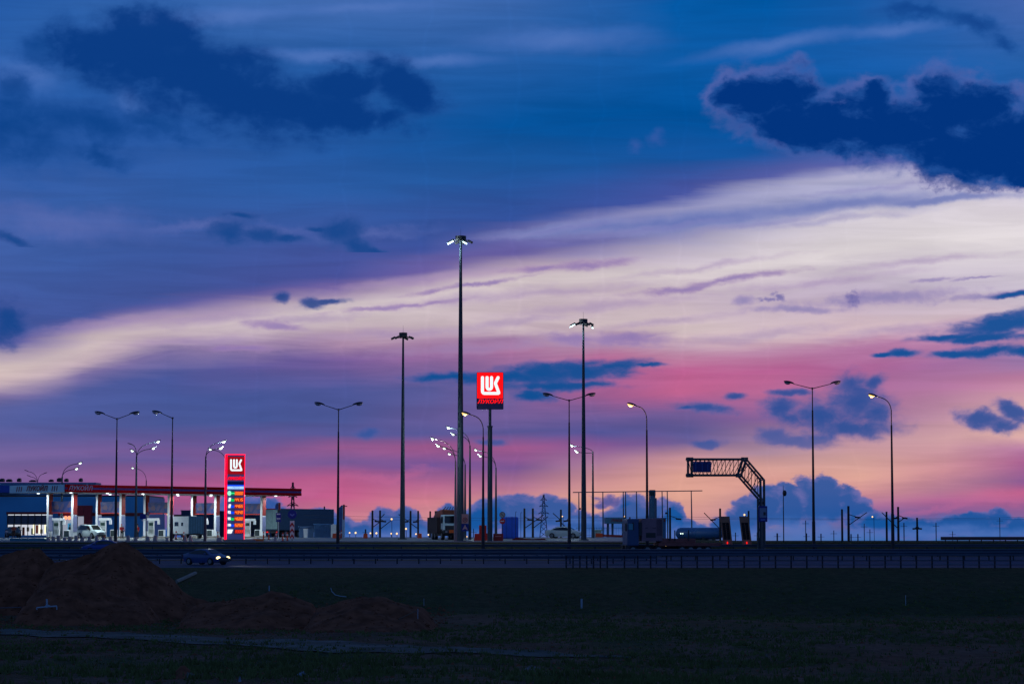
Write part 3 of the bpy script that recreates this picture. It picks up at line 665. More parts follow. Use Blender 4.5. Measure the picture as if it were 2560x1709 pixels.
# ------------------------------------------------------------------ signs
def logo(parent, O, w, D_):
    """white rounded strokes on the red field; O is the left upper corner of a w x w field, on the face y = O.y"""
    def q(px, py): return Vector((O.x+(px-180)/925*w, O.y, O.z-(py-145)/920*w))
    r = 56/925*w; b = MB()
    L1 = [q(372,325), q(372,800), q(380,850), q(405,880), q(440,888), q(960,888)]
    b.tube(L1, r, 10); b.ell(L1[0], (r,)*3)
    U = [q(537,325), q(537,650)]+[q(617-80*math.cos(R(a)), 660+85*math.sin(R(a))) for a in range(20, 180, 20)]+[q(697,650), q(697,325)]
    b.tube(U, r, 10); b.ell(U[0], (r,)*3); b.ell(U[-1], (r,)*3)
    K = [q(930,328), q(838,520), q(838,540), q(962,870)]
    b.tube(K, r, 10); b.ell(K[0], (r,)*3); b.ell(q(838,530), (r,)*3); b.tube([q(962,878), q(1000,905)], [r*.9, r*.35], 8)
    for v in b.bm.verts: v.co.y = O.y+(v.co.y-O.y)*.35
    return b.build('logo', e_white, parent)
D = 276; x = XW(1225, D); z0 = terr(x, D); u = mpp(D)
t = thing('logo_sign', 'tall glowing red square logo sign on a steel pole', 'pole sign', (x, D, z0))
zb = W(1225, 1023, D).z; zt = W(1225, 930, D).z; zm = W(1225, 1066, D).z
MB().tube([(x, D, z0-.2), (x, D, zm)], [.30, .26], 16).build('pole', mastm, t, smooth=True)
MB().tube([(x, D, zm-.05), (x, D, zm+.08)], .34, 16).build('flange', mastm, t)
MB().tube([(x, D, zm), (x, D, zb+.1)], .165, 14).build('pole_neck', mastm, t, smooth=True)
bw = 67.5*u
bd = MB().box((x, D, (zb+zt)/2), (bw, .5, zt-zb)).build('board', mat('navy_board', (16,34,92), .5), t, bevel=.12)
fw = bw*.955; O = Vector((x-fw/2, D-.30, zt-.06))
MB().box((x, D-.27, zt-.06-fw/2), (fw, .06, fw)).build('lit_panel', e_red, t)
logo(t, Vector((O.x, D-.31, O.z)), fw, D)
text('lettering', 'ЛУКОЙЛ', e_red, t, (x, D-.27, zb+(zt-zb)*.205), .60, 0, .05, .25, .018, sx=1.12)

# price tower ---------------------------------------------------------
D = 272; x = XW(589, D); z0 = terr(x, D); u = mpp(D); rz = R(14)
t = thing('price_tower', 'tall glowing red edged fuel price tower beside the canopy', 'price sign', (x, D, z0), rz)
zt = W(589, 1137, D).z; H = zt-z0; w_ = 43*u; dp = .75
def Lb(): return MB(local=True)
Lb().box((0, 0, H/2), (w_, dp, H)).build('body', mat('tower_panel', (165,165,215), .5, var=.05), t)
def TT(name, s, m, lx, lz, size, **k):      # lettering on the tower face
    c = Matrix.Rotation(rz, 3, 'Z') @ Vector((lx, -dp/2-.05, 0)); return text(name, s, m, t, (x+c.x, D+c.y, z0+lz), size, rz, **k)
e = .10
for sx_, e_w in ((-1, .17), (1, .07)): Lb().box((sx_*(w_/2+e_w/2), 0, H/2), (e_w, dp+.03, H)).build('edge_light', e_rededge, t)
Lb().box((0, 0, H+e/2), (w_+2*e, dp+.03, e)).build('edge_light', e_rededge, t)
Lb().box((0, 0, .12), (w_+.5, dp+.5, .3)).build('plinth', concrete, t)
zz = lambda py: (W(589, py, D).z-z0)
pz0, pz1 = zz(1141), zz(1185); pw_ = w_*.98
Lb().box((0, -dp/2-.02, (pz0+pz1)/2), (pw_, .04, pz0-pz1)).build('lit_panel', EM('dim_red_panel', (150,6,12), 1.0), t)
lg = MB(); 
def tower_logo():
    bx = MB(local=True); w2 = pw_*.98; O = Vector((-w2/2, -dp/2-.05, pz0-.02)); r = 52/925*w2
    def q(px, py): return Vector((O.x+(px-180)/925*w2, O.y, O.z-(py-145)/920*w2))
    L1 = [q(372,325), q(372,800), q(380,850), q(405,880), q(440,888), q(960,888)]; bx.tube(L1, r, 8); bx.ell(L1[0], (r,)*3)
    U = [q(537,325), q(537,650)]+[q(617-80*math.cos(R(a)), 660+85*math.sin(R(a))) for a in range(20, 180, 20)]+[q(697,650), q(697,325)]
    bx.tube(U, r, 8); bx.ell(U[0], (r,)*3); bx.ell(U[-1], (r,)*3)
    K = [q(930,328), q(838,520), q(838,540), q(962,870)]; bx.tube(K, r, 8); bx.ell(K[0], (r,)*3); bx.tube([q(962,878), q(1000,905)], [r*.9, r*.35], 8)
    for v in bx.bm.verts: v.co.y = O.y+(v.co.y-O.y)*.35
    bx.build('logo', EM('white_logo_light', (236,248,252), 1.1), t)
tower_logo()
TT('lettering', 'ЛУКОЙЛ', EM('red_letter_light', (255,0,30), 1.3), 0, zz(1196), .43, depth=.05, shear=.2, bold=.012)
Lb().box((0, -dp/2-.02, zz(1207)), (w_*.96, .04, 7*u)).build('blue_band', mat('navy_band', (20,50,120), .5), t)
Lb().box((0, -dp/2-.03, zz(1213)), (w_*.96, .05, 3.2*u)).build('lit_panel', EM('blue_light', (10,70,235), 1.1), t)
Lb().box((0, -dp/2-.03, zz(1218.5)), (w_*.94, .06, 6.5*u)).build('lit_panel', EM('pale_blue_light', (170,212,255), 1.05), t)
TT('lettering', 'ЭКТО', EM('blue_letter', (70,130,235), 1.0), 0, zz(1218.5), .30, depth=.06, shear=.2)
SEG = {'0':'abcdef','1':'bc','2':'abged','3':'abgcd','4':'fgbc','5':'afgcd','6':'afgedc','7':'abc','8':'abcdefg','9':'abcdfg'}
e_or = EM('orange_digits', (255,120,40), 1.3); e_rd = EM('red_digits', (255,50,30), 1.2); boxd = EM('dim_digit_field', (150,22,8), 1.0); boxk = mat('dark_digit_field', (40,6,8), .4, var=0)
rowsP = [(1232.5,'0000','g'),(1248.5,'4415','gs'),(1264.5,'4465','bs'),(1280,'4340','b92'),(1296,'4680','g95'),(1312,'5250','b100'),(1327.5,'3333','w')]
for k, (py, dg, kind) in enumerate(rowsP):
    zc = zz(py); hh = 9.5*u
    Lb().box((w_*.20, -dp/2-.02, zc), (w_*.52, .05, hh*1.12)).build('digit_field', boxk if k == 6 else boxd, t)
    bx = MB(local=True)
    for i, ch in enumerate(dg):
        cx = w_*.20+(i-1.5)*w_*.118; dw = w_*.038; dh = hh*.34; th = .035
        P_ = {'a': ((-dw, dh), (dw, dh)), 'b': ((dw, dh), (dw, 0)), 'c': ((dw, 0), (dw, -dh)), 'd': ((-dw, -dh), (dw, -dh)), 'e': ((-dw, 0), (-dw, -dh)), 'f': ((-dw, dh), (-dw, 0)), 'g': ((-dw, 0), (dw, 0))}
        for s_ in SEG[ch]:
            (xa, za), (xb, zb_) = P_[s_]
            bx.tube([(cx+xa+za*.15, -dp/2-.06, zc+za), (cx+xb+zb_*.15, -dp/2-.06, zc+zb_)], th, 5)
        if i == 1: bx.box((cx+w_*.06, -dp/2-.06, zc-dh), (.05, .04, .06))
    bx.build('price_digits', e_rd if k == 6 else e_or, t)
    gcol = EM('green_tag_light', (0,200,95), 1.0); bcol = EM('blue_tag_light', (0,70,235), 1.0)
    if kind == 'g':
        Lb().box((-w_*.25, -dp/2-.02, zc), (w_*.40, .05, hh*.9)).build('grade_tag', EM('dark_green_light', (0,130,60), 1), t)
        MB(local=True).ell((-w_*.36, -dp/2-.05, zc), (.22, .05, .27)).build('grade_mark', EM('mint_light', (150,255,205), 1.1), t)
        Lb().box((-w_*.18, -dp/2-.05, zc), (w_*.24, .05, hh*.28)).build('grade_mark', EM('mint_bar', (60,235,150), 1.0), t)
    elif kind == 'w':
        bx = MB(local=True); bx.prism([(-w_*.45, zc-hh*.5), (-w_*.22, zc-hh*.5), (-w_*.13, zc+hh*.5), (-w_*.43, zc+hh*.5)], -dp/2-.07, -dp/2-.01).build('grade_mark', EM('white_mark', (250,255,250), 1.1), t)
    else:
        Lb().box((-w_*.17, -dp/2-.02, zc-hh*.12), (w_*.20, .05, hh*.62)).build('grade_tag', gcol if kind[0] == 'g' else bcol, t)
        if kind[1:] == 's':
            MB(local=True).prism([(-w_*.42, zc-hh*.45), (-w_*.30, zc-hh*.45), (-w_*.26, zc+hh*.5), (-w_*.38, zc+hh*.5)], -dp/2-.07, -dp/2-.01).build('grade_mark', EM('white_mark', (250,255,250), 1.1), t)
        else: TT('grade_number', kind[1:], EM('white_mark', (250,255,250), 1.1), -w_*.355, zc, .40 if kind[1:] != '100' else .36, depth=.05, bold=.02, sx=.85 if kind[1:] != '100' else .72)

def post(t, x, y, z0, z1, r=.04, m=galv, name='pole'): return MB().tube([(x, y, z0-.1), (x, y, z1)], r, 8).build(name, m, t)
def sign_root(name, px, D, label, cat='road sign', grp=None):
    x = XW(px, D); return thing(name, label, cat, (x, D, terr(x, D)), 0, grp), x, terr(x, D)
# round blue sign above red chevrons
D = 278; t, x, z0 = sign_root('bypass_sign', 732, D, 'round blue direction sign above a red chevron board left of the container'); u = mpp(D)
zc = W(732, 1285, D).z; post(t, x, D, z0, zc)
f_ = MB().disc((x, D-.08, zc), 11.2*u, .05, 'Y', 28).build('sign_face', blues, t)
MB().prism([(x-.28, zc-.02), (x-.20, zc+.08), (x, zc-.06), (x+.20, zc+.08), (x+.28, zc-.02), (x, zc-.22)], D-.13, D-.10).build('arrow', mat('faded_sign_arrow', (96,120,190), .5, var=0), f_)
bz0, bz1 = W(732, 1345, D).z, W(732, 1301, D).z
cf = MB().box((x, D-.06, (bz0+bz1)/2), (11*u, .05, bz1-bz0)).build('chevron_board', whites, t)
for k in range(3):
    zc2 = bz0+(bz1-bz0)*(k+.28)/3; MB().prism([(x-5*u, zc2-.28), (x-5*u, zc2), (x, zc2+.32), (x+5*u, zc2), (x+5*u, zc2-.28), (x, zc2+.02)], D-.11, D-.095).build('chevron', redp, cf)
D = 284; t, x, z0 = sign_root('service_sign', 698, D, 'blue rectangular service sign on a thin post beside the round blue sign'); u = mpp(D)
post(t, x, D, z0, W(698, 1281, D).z, .035, whitep)
for a, b_, nm in ((1281, 1299, 'upper_panel'), (1299.5, 1304, 'lower_panel')):
    za, zb = W(698, a, D).z, W(698, b_, D).z; f_ = MB().box((x, D-.06, (za+zb)/2), (13*u, .05, za-zb)).build(nm, blues, t)
    if nm == 'upper_panel':
        for k in (-1, 1): MB().box((x, D-.1, (za+zb)/2+k*5.6*u), (9*u, .02, 2.4*u)).build('stripe', whites, f_)
D = 280; t, x, z0 = sign_root('give_way_signs', 369, D, 'inverted triangle give way sign with a blue arrow sign on one thin post'); u = mpp(D)
post(t, x, D, z0, W(369, 1278, D).z, .035)
zt_ = W(369, 1279, D).z
MB().prism([(x-1.5*u, zt_), (x+9*u, zt_), (x+3.7*u, zt_-13*u)], D-.12, D-.08).build('warning_face', redd, t); MB().prism([(x-.2*u, zt_-.9*u), (x+7.6*u, zt_-.9*u), (x+3.7*u, zt_-10.5*u)], D-.14, D-.125).build('warning_field', mat('grey_sign_face', (120,124,150), .5, var=0), t)
MB().box((x-9*u, D-.06, zt_-11*u), (15*u, .05, 13*u)).build('blue_panel', blues, t)
MB().box((x-6*u, D-.06, zt_-21*u), (12*u, .05, 2.5*u)).build('small_panel', whites, t)
# signs on the tallest mast
D = 270.5; t, x, z0 = sign_root('crossing_signs', 1163, D, 'square pinkish speed sign over a blue pedestrian crossing sign on one post'); u = mpp(D)
post(t, x, D, z0, W(1163, 1284, D).z, .04)
za, zb = W(1163, 1284, D).z, W(1163, 1308, D).z; f_ = MB().box((x, D-.07, (za+zb)/2), (17*u, .05, za-zb)).build('speed_panel', mat('pink_sign_face', (205,150,140), .5, var=.05), t)
MB().tube([(x+.24*math.cos(R(a)), D-.11, (za+zb)/2-.12+.24*math.sin(R(a))) for a in range(0, 361, 20)], .03, 5, False).build('ring', redp, f_)
text('number', '20', darkg, f_, (x, D-.12, (za+zb)/2-.12), .26, 0, .02)
za, zb = W(1163, 1308.6, D).z, W(1163, 1327, D).z; f_ = MB().box((x, D-.07, (za+zb)/2), (18*u, .05, za-zb)).build('crossing_panel', blues, t)
MB().prism([(x-.32, zb+.12), (x, za-.08), (x+.32, zb+.12), (x, zb+.28)], D-.12, D-.10).build('symbol', mat('pink_symbol', (220,170,165), .5, var=0), f_)
# no turn and no entry signs
D = 286; t, x, z0 = sign_root('prohibition_signs', 1256, D, 'round no turn sign above a round red no entry sign on one post'); u = mpp(D)
post(t, x, D, z0, W(1256, 1292, D).z, .035)
zc = W(1255, 1286, D).z; f_ = MB().disc((x, D-.07, zc), 6.2*u, .04).build('no_turn_face', mat('dull_white_face', (150,165,170), .5, var=0), t)
MB().tube([(x+.32*math.cos(R(a)), D-.10, zc+.32*math.sin(R(a))) for a in range(0, 361, 20)], .035, 5, False).tube([(x-.22, D-.11, zc+.22), (x+.22, D-.11, zc-.22)], .03, 5).build('red_ring', redd, f_)
zc = W(1256, 1302, D).z; f_ = MB().disc((x, D-.07, zc), 7.2*u, .04).build('no_entry_face', mat('bright_red_face', (200,20,22), .5, var=0), t)
MB().box((x, D-.10, zc), (9*u, .02, 2.3*u)).build('bar', whites, f_)
# red boxes by the sign pole
def blk(name, x0, y0, x1, y1, D, dep, m, label, cat, grp=None, bev=.03, parts=None):
    a_ = W(x0, y0, D); c_ = W(x1, y1, D); zb = min(c_.z, terr((a_.x+c_.x)/2, D)) if y1 > 1330 else c_.z
    t = thing(name, label, cat, ((a_.x+c_.x)/2, D+dep/2, zb), 0, grp)
    MB().box(((a_.x+c_.x)/2, D+dep/2, (a_.z+zb)/2), (c_.x-a_.x, dep, a_.z-zb)).build('body', m, t, bevel=bev)
    return t, a_, c_
for q_ in ((1197,1312,1205,1334,'upright red barrier block left of the thin lamp pole'),(1208,1312,1217,1334,'upright red barrier block right of the thin lamp pole'),(1185,1333,1201,1349,'squat red barrier block at the left end of the row'),(1202,1331,1210,1349,'faded orange red barrier block in the middle of the row'),(1211,1332,1220,1349,'squat red barrier block at the right end of the row')):
    D = 282 if q_[1] < 1320 else 280.5; x0, y0, x1, y1, lb = q_
    a_ = W(x0, y0, D); c_ = W(x1, y1 if y1 < 1340 else 1352, D); b = MB(); m_ = (a_.x+c_.x)/2; w2 = c_.x-a_.x; zt2 = a_.z; zb2 = terr(m_, D)
    b.prism([(a_.x, zb2), (c_.x, zb2), (c_.x, zb2+.25), (m_+w2*.42, zb2+.4), (m_+w2*.42, zt2), (m_-w2*.42, zt2), (m_-w2*.42, zb2+.4), (a_.x, zb2+.25)], D, D+.5)
    one('barrier_block', b, mat('red_plastic', (185,26,22), .5, var=.12), lb, 'barrier block', 'red plastic barrier blocks by the sign pole', bevel=.03)
t, a_, c_ = blk('hoarding', 1233, 1333, 1258, 1346, 279, .08, redp, 'low red hoarding board with pale writing right of the sign pole', 'hoarding')
for xx in (a_.x+.05, c_.x-.05): post(t, xx, 279.15, terr(xx, 279), a_.z, .03)
MB().box(((a_.x+c_.x)/2, 278.97, (a_.z+c_.z)/2), ((c_.x-a_.x)*.6, .02, .12)).build('writing_strip', mat('pale_pink_writing', (200,120,120), .6, var=.3, vs=12), t)
t = one('kerb_heap', MB().prism([(XW(1268, 285), 2.0), (XW(1375, 285), 2.0), (XW(1360, 285), 2.45), (XW(1330, 285), 2.35), (XW(1290, 285), 2.55)], 284.5, 285.5), redd, 'low dark red stack of kerb boards behind the blue tank', 'board stack')
# blue wrapped tank
D = 296; t, a_, c_ = blk('wrapped_stack', 1254, 1291, 1296, 1345, D, 2.4, tarpb, 'tall stack wrapped in bright blue tarpaulin right of the no entry sign', 'wrapped stack', bev=.2)
b = MB()
for xx in (1266, 1280): b.box((XW(xx, D), D+1.2, (a_.z+c_.z)/2), (.05, 2.46, a_.z-c_.z+.04))
b.build('strap', mat('strap_blue', (14,60,150), .6), t)
for pxx, py in ((1289, 1279), (1302, 1281)):
    x = XW(pxx, 294); b = MB(); z0 = terr(x, 294); zt2 = W(pxx, py, 294).z; b.tube([(x, 294, z0), (x, 294, zt2), (x+.07, 294, zt2+.05), (x+.16, 294, zt2+.02)], .03, 6)
    one('vent_pipe', b, darkpole, 'thin dark hooked vent pipe %s' % ('in front of the blue wrapped stack' if pxx == 1289 else 'just right of the blue wrapped stack'), 'vent pipe', 'hooked vent pipes by the blue stack')

# ------------------------------------------------------------------ truss gantry
D = 262; t = thing('truss_gantry', 'dark tubular truss gantry bending down to twin legs on the right', 'sign gantry', (XW(1900, D+1), D+1, terr(XW(1900, D), D)))
gA = [(1720,1147.5),(1857,1147.5),(1901,1199),(1720,1187.5),(1843.5,1187.5),(1895,1246)]
gst = mat('gantry_steel', (70,78,84), .55, .4, vs=1)
def frameT(DD, dx, nm):
    q = lambda px, py: W(px+dx, py, DD)
    TL, TK, TE, BL, BKn, BE = [q(*p) for p in gA]
    MB().tube([TL-Vector((.25, 0, 0)), TK, TE, Vector((TE.x, DD, terr(TE.x, DD)))], .135, 10).build('outer_chord', gst, t, smooth=True)
    MB().tube([BL-Vector((.25, 0, 0)), BKn, BE, Vector((BE.x, DD, terr(BE.x, DD)))], .135, 10).build('inner_chord', gst, t, smooth=True)
    MB().tube([TL, BL], .13, 8).build('post', gst, t); MB().tube([TK, BKn], .13, 8).build('post', gst, t)
    for c in (TL, BL, TK, BKn): MB().tube([c-Vector((0, 0, .22)), c+Vector((0, 0, .22))], .2, 10).build('joint', gst, t)
    b = MB(); n = 13; up_ = True
    for i in range(n):
        a1 = TL.lerp(TK, i/n) if i % 2 == 0 else BL.lerp(BKn, i/n)
        b1 = BL.lerp(BKn, (i+1)/n) if i % 2 == 0 else TL.lerp(TK, (i+1)/n)
        b.tube([a1, b1], .036, 6)
    n = 6
    for i in range(n):
        a1 = BKn.lerp(BE, i/n) if i % 2 == 0 else TK.lerp(TE, i/n)
        b1 = TK.lerp(TE, (i+1)/n) if i % 2 == 0 else BKn.lerp(BE, (i+1)/n)
        b.tube([a1, b1], .04, 6)
    zz0 = terr(TE.x, DD); n = 6
    for i in range(n):
        za_ = BE.z+(zz0-BE.z)*i/n; zb_ = BE.z+(zz0-BE.z)*(i+1)/n
        b.tube([(BE.x, DD, za_), (TE.x, DD, zb_)], .04, 6)
    b.build('bracing', gst, t)
    return TL, TK, TE, BL, BKn, BE
fa = frameT(262, 0, 'a'); fb = frameT(264.2, 9, 'b')
b = MB()
for p, q in zip(fa, fb): b.tube([p, q], .07, 6)
for i in range(8):
    for s_ in ((0, 1), (3, 4)):
        p = fa[s_[0]].lerp(fa[s_[1]], i/8); q = fb[s_[0]].lerp(fb[s_[1]], (i+.5)/8); b.tube([p, q], .03, 5)
b.build('cross_tie', gst, t)
MB().box((XW(1899, 263), 263, terr(47, 263)+.05), (2.2, 3.4, .5)).build('footing', concrete, t)
D = 261.6; u = mpp(D); a_ = W(1732, 1153, D); c_ = W(1778, 1180, D)
t = thing('lane_sign', 'blue lane direction sign with pale arrows hanging in the gantry', 'road sign', ((a_.x+c_.x)/2, D, c_.z))
f_ = MB().box(((a_.x+c_.x)/2, D, (a_.z+c_.z)/2), (c_.x-a_.x, .08, a_.z-c_.z)).build('sign_face', mat('lane_sign_blue', (10,24,112), .45, var=0), t)
arr = mat('dim_arrow', (60,76,150), .5, var=0)
for k, pxx in enumerate((1739, 1755, 1769)):
    xx = XW(pxx, D); b = MB().box((xx, D-.07, (a_.z+c_.z)/2-.05), (.12, .02, .8)); zt2 = (a_.z+c_.z)/2+.35
    if k < 2: b.prism([(xx-.2, zt2), (xx+.2, zt2), (xx, zt2+.25)], D-.08, D-.06)
    else: b.box((xx+.2, D-.07, zt2), (.36, .02, .12)).box((xx+.34, D-.07, zt2-.18), (.1, .02, .3))
    b.build('arrow', arr, f_)
for xx in (1738, 1752, 1762, 1774):
    MB().tube([(XW(xx, D), D+.1, a_.z-.02), (XW(xx, D), D+.2, a_.z+.30)], .04, 6).build('hanger', gst, t)
D = 260.6; u = mpp(D); a_ = W(1896, 1264, D); c_ = W(1918.5, 1303.5, D)
t = thing('rest_area_sign', 'tall blue service sign with a white field mounted on the gantry leg', 'road sign', ((a_.x+c_.x)/2, D, terr(48, D)))
post(t, (a_.x+c_.x)/2, D+.1, terr(48, D), a_.z, .06)
f_ = MB().box(((a_.x+c_.x)/2, D, (a_.z+c_.z)/2), (c_.x-a_.x, .07, a_.z-c_.z)).build('sign_face', blues, t, bevel=.03)
m1, m2 = W(1899, 1269, D), W(1916, 1293, D); MB().box(((m1.x+m2.x)/2, D-.05, (m1.z+m2.z)/2), (m2.x-m1.x, .02, m1.z-m2.z)).build('white_field', mat('dusk_white_face', (130,140,165), .5, var=0), f_)
MB().box(((m1.x+m2.x)/2+.16, D-.07, (m1.z+m2.z)/2-.1), (.24, .02, .34)).build('symbol', darkg, f_)
MB().box(((m1.x+m2.x)/2, D-.05, c_.z+.22), (.5, .02, .13)).build('distance_text', mat('dusk_writing', (110,130,200), .5, var=.3, vs=9), f_)
# slim mast with a ball
D = 300; x = XW(1957, D); z0 = terr(x, D); t = thing('radio_mast', 'slim dark mast with a drum near its top left of the rightmost twin lamp', 'mast', (x, D, z0))
MB().tube([(x, D, z0), (x, D, W(1957, 1232, D).z), (x, D, W(1957, 1212, D).z)], [.07, .05, .02], 8).build('pole', darkpole, t)
MB().ell(W(1961.5, 1232, D), (.26, .26, .38), seg=12).build('drum', darkg, t, smooth=True)
# ------------------------------------------------------------------ fuel station
C0 = Vector((XW(165, 290), 290, 0)); dl = Vector((26, 28, 0)).normalized(); dw = Vector((-dl.y, dl.x, 0))   # along the front, and across
LEN, WID = 38.0, 11.2
def solveD(px, b):   # distance of the point of the row b metres behind the front edge, seen at px
    # C0 + dl*a + dw*b with x/y = s
    s = (px-1280)/F; p0 = C0+dw*b; a = (s*p0.y-p0.x)/(dl.x-s*dl.y); q = p0+dl*a; return q.y, a
zc0 = W(165, 1229.5, 290).z; zc1 = W(165, 1210, 290).z; RZ = math.atan2(dl.y, dl.x)
def CP(a, b, z): v = C0+dl*a+dw*b; return Vector((v.x, v.y, z))
pz = 2.42
t = thing('station_canopy', 'long flat fuel station canopy with red fascia and pale end', 'canopy', CP(LEN/2, WID/2, pz), RZ)
TX = lambda a, b, z: (a-LEN/2, b-WID/2, z-pz)
def CB(a0, a1, b0, b1, z0, z1): return MB(local=True).box(TX((a0+a1)/2, (b0+b1)/2, (z0+z1)/2), (a1-a0, b1-b0, z1-z0))
soff = mat('canopy_soffit', (170,172,176), .5, var=.05)
CB(.15, LEN-.15, .15, WID-.15, zc0+.02, zc1-.08).build('roof_slab', soff, t)
hs = (zc1-zc0)/19.5
fr = mat('fascia_red', (165,6,20), .8, var=.06, spec=.1)
CB(0, LEN, -.05, .12, zc1-7*hs, zc1).build('fascia_upper_band', fr, t)
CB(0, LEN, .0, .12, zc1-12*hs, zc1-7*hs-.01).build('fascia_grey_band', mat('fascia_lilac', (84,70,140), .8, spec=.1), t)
CB(0, LEN, -.05, .12, zc0, zc1-12*hs-.01).build('fascia_lower_band', fr, t)
CB(0.3, solveD(232, 0)[1], -.10, -.06, zc0+.02, zc1-.02).build('logo_panel', fr, t)
CB(-.05, .12, .15, WID, zc0, zc1).build('end_fascia', mat('fascia_white', (215,240,240), .7, var=.05), t)
CB(LEN-.12, LEN+.05, .15, WID, zc0, zc1).build('end_fascia', whitep, t)
for s_ in (.18, .82):
    for k in range(3):
        bc = WID*(1-s_)+(k-1)*.45; MB(local=True).box(TX(-.08, bc, (zc0+zc1)/2), (.04, .13, .62), 0, R(14)).build('fascia_mark', mat('mark_red', (170,60,60), .5, var=0), t)
def wtext(name, s, m, parent, pt, size, rz, **k): return text(name, s, m, parent, pt, size, rz, **k)
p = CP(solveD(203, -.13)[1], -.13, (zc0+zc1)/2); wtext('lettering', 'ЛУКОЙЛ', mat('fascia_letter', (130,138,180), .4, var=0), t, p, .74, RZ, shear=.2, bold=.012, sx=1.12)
p = CP(-.10, WID*.50, (zc0+zc1)/2); wtext('lettering', 'ЛУКОЙЛ', mat('fascia_letter_red', (170,40,40), .4, var=0), t, p, .80, RZ-math.pi/2, shear=.2, bold=.02, sx=1.25)
# canopy lamps and their light
k_ = 0
for a in [2.5+5.5*i for i in range(7)]:
    for b_ in (2.2, 8.8):
        lm = MB(local=True).box(TX(a, b_, zc0-.03), (.24, .24, .12)).build('soffit_lamp', e_can, t)
        ld = bpy.data.lights.new('lamp_light', 'AREA'); ld.energy = 250; ld.size = .6; ld.color = (.80, .95, 1); ld.spread = R(175)
        lo = bpy.data.objects.new('lamp_light', ld); COL.objects.link(lo); lo.parent = lm; lo.location = Vector(TX(a, b_, zc0-.12))
# columns: front row and back row, a banner between each pair
def station_col(px, D, wide, label):
    x = XW(px, D); z0 = terr(x, D); t = thing('canopy_column', label, 'column', (x, D, z0), RZ, 'white canopy columns')
    H = zc0-z0-.01; w1, w2 = (.62, .42)
    MB(local=True).box((0, 0, H/2), (w1, w2, H)).build('shaft', whitep, t, bevel=.03)
    MB(local=True).box((0, 0, .12), (w1+.16, w2+.16, .24)).build('foot', concrete, t)
    MB(local=True).box((0, -w2/2-.02, H*.76), (w1*.94, .03, H*.46)).build('red_cladding', redd, t)
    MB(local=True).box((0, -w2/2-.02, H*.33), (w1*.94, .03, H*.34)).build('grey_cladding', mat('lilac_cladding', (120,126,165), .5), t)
    return t
LB = ['leftmost', 'second', 'third', 'fourth', 'rightmost']
pairsA = [127, 249, 368, 486, 602]; pairsB = [188, 308, 428, 544, 659]
wv = [Vector((0, 0, 0))]
for i in range(5):
    DB, aB = solveD(pairsB[i], 3.4); DA_, aA = solveD(pairsA[i], 7.6)
    station_col(pairsB[i], DB, False, '%s white column of the front canopy row' % LB[i])
    station_col(pairsA[i], DA_, True, '%s white column of the back canopy row' % LB[i])
    pa = W(pairsA[i]+9, 1245, DA_); pb = W(pairsB[i]-6, 1268, DB)
    A3 = Vector((XW(pairsA[i], DA_), DA_, 0)); B3 = Vector((XW(pairsB[i], DB), DB, 0)); d3 = (B3-A3).normalized(); ang = math.atan2(d3.y, d3.x)
    zt2 = zc0-1.0; zb2 = zc0-2.35; mid = (A3+B3)/2; ln = (B3-A3).length-.7
    bt = thing('canopy_banner', 'blue picture banner hung between the %s pair of canopy columns' % LB[i], 'banner', (mid.x, mid.y, zb2), ang, 'blue banners between the canopy columns')
    bm_ = bpy.data.materials.get('banner_print')
    if not bm_:
        bm_ = mat('banner_print', (20,44,120), .5, var=.0); tt = bm_.node_tree; vo = tt.nodes.new('ShaderNodeTexVoronoi'); vo.inputs['Scale'].default_value = 1.6
        tcn = tt.nodes.new('ShaderNodeTexCoord'); tt.links.new(tcn.outputs['Object'], vo.inputs['Vector']); rp = tt.nodes.new('ShaderNodeValToRGB')
        rp.color_ramp.elements[0].color = (.005, .02, .12, 1); rp.color_ramp.elements[1].color = (.015, .05, .18, 1); e_ = rp.color_ramp.elements.new(.72); e_.color = (.14, .07, .09, 1); e_ = rp.color_ramp.elements.new(.55); e_.color = (.02, .05, .20, 1)
        tt.links.new(vo.outputs['Color'], rp.inputs[0]); tt.links.new(rp.outputs[0], tt.nodes['Principled BSDF'].inputs['Base Color'])
    MB(local=True).box((0, 0, (zt2-zb2)/2), (ln, .10, zt2-zb2)).build('print', bm_, bt)
    MB(local=True).box((0, 0, -.06), (ln+.1, .14, .12)).build('frame', mat('orange_red_frame', (190,50,30), .5, var=0), bt)
    for s_ in (-1, 1): MB(local=True).box((s_*(ln/2+.04), 0, (zt2-zb2)/2), (.08, .14, zt2-zb2+.2)).build('frame', mat('orange_red_frame', (190,50,30)), bt)
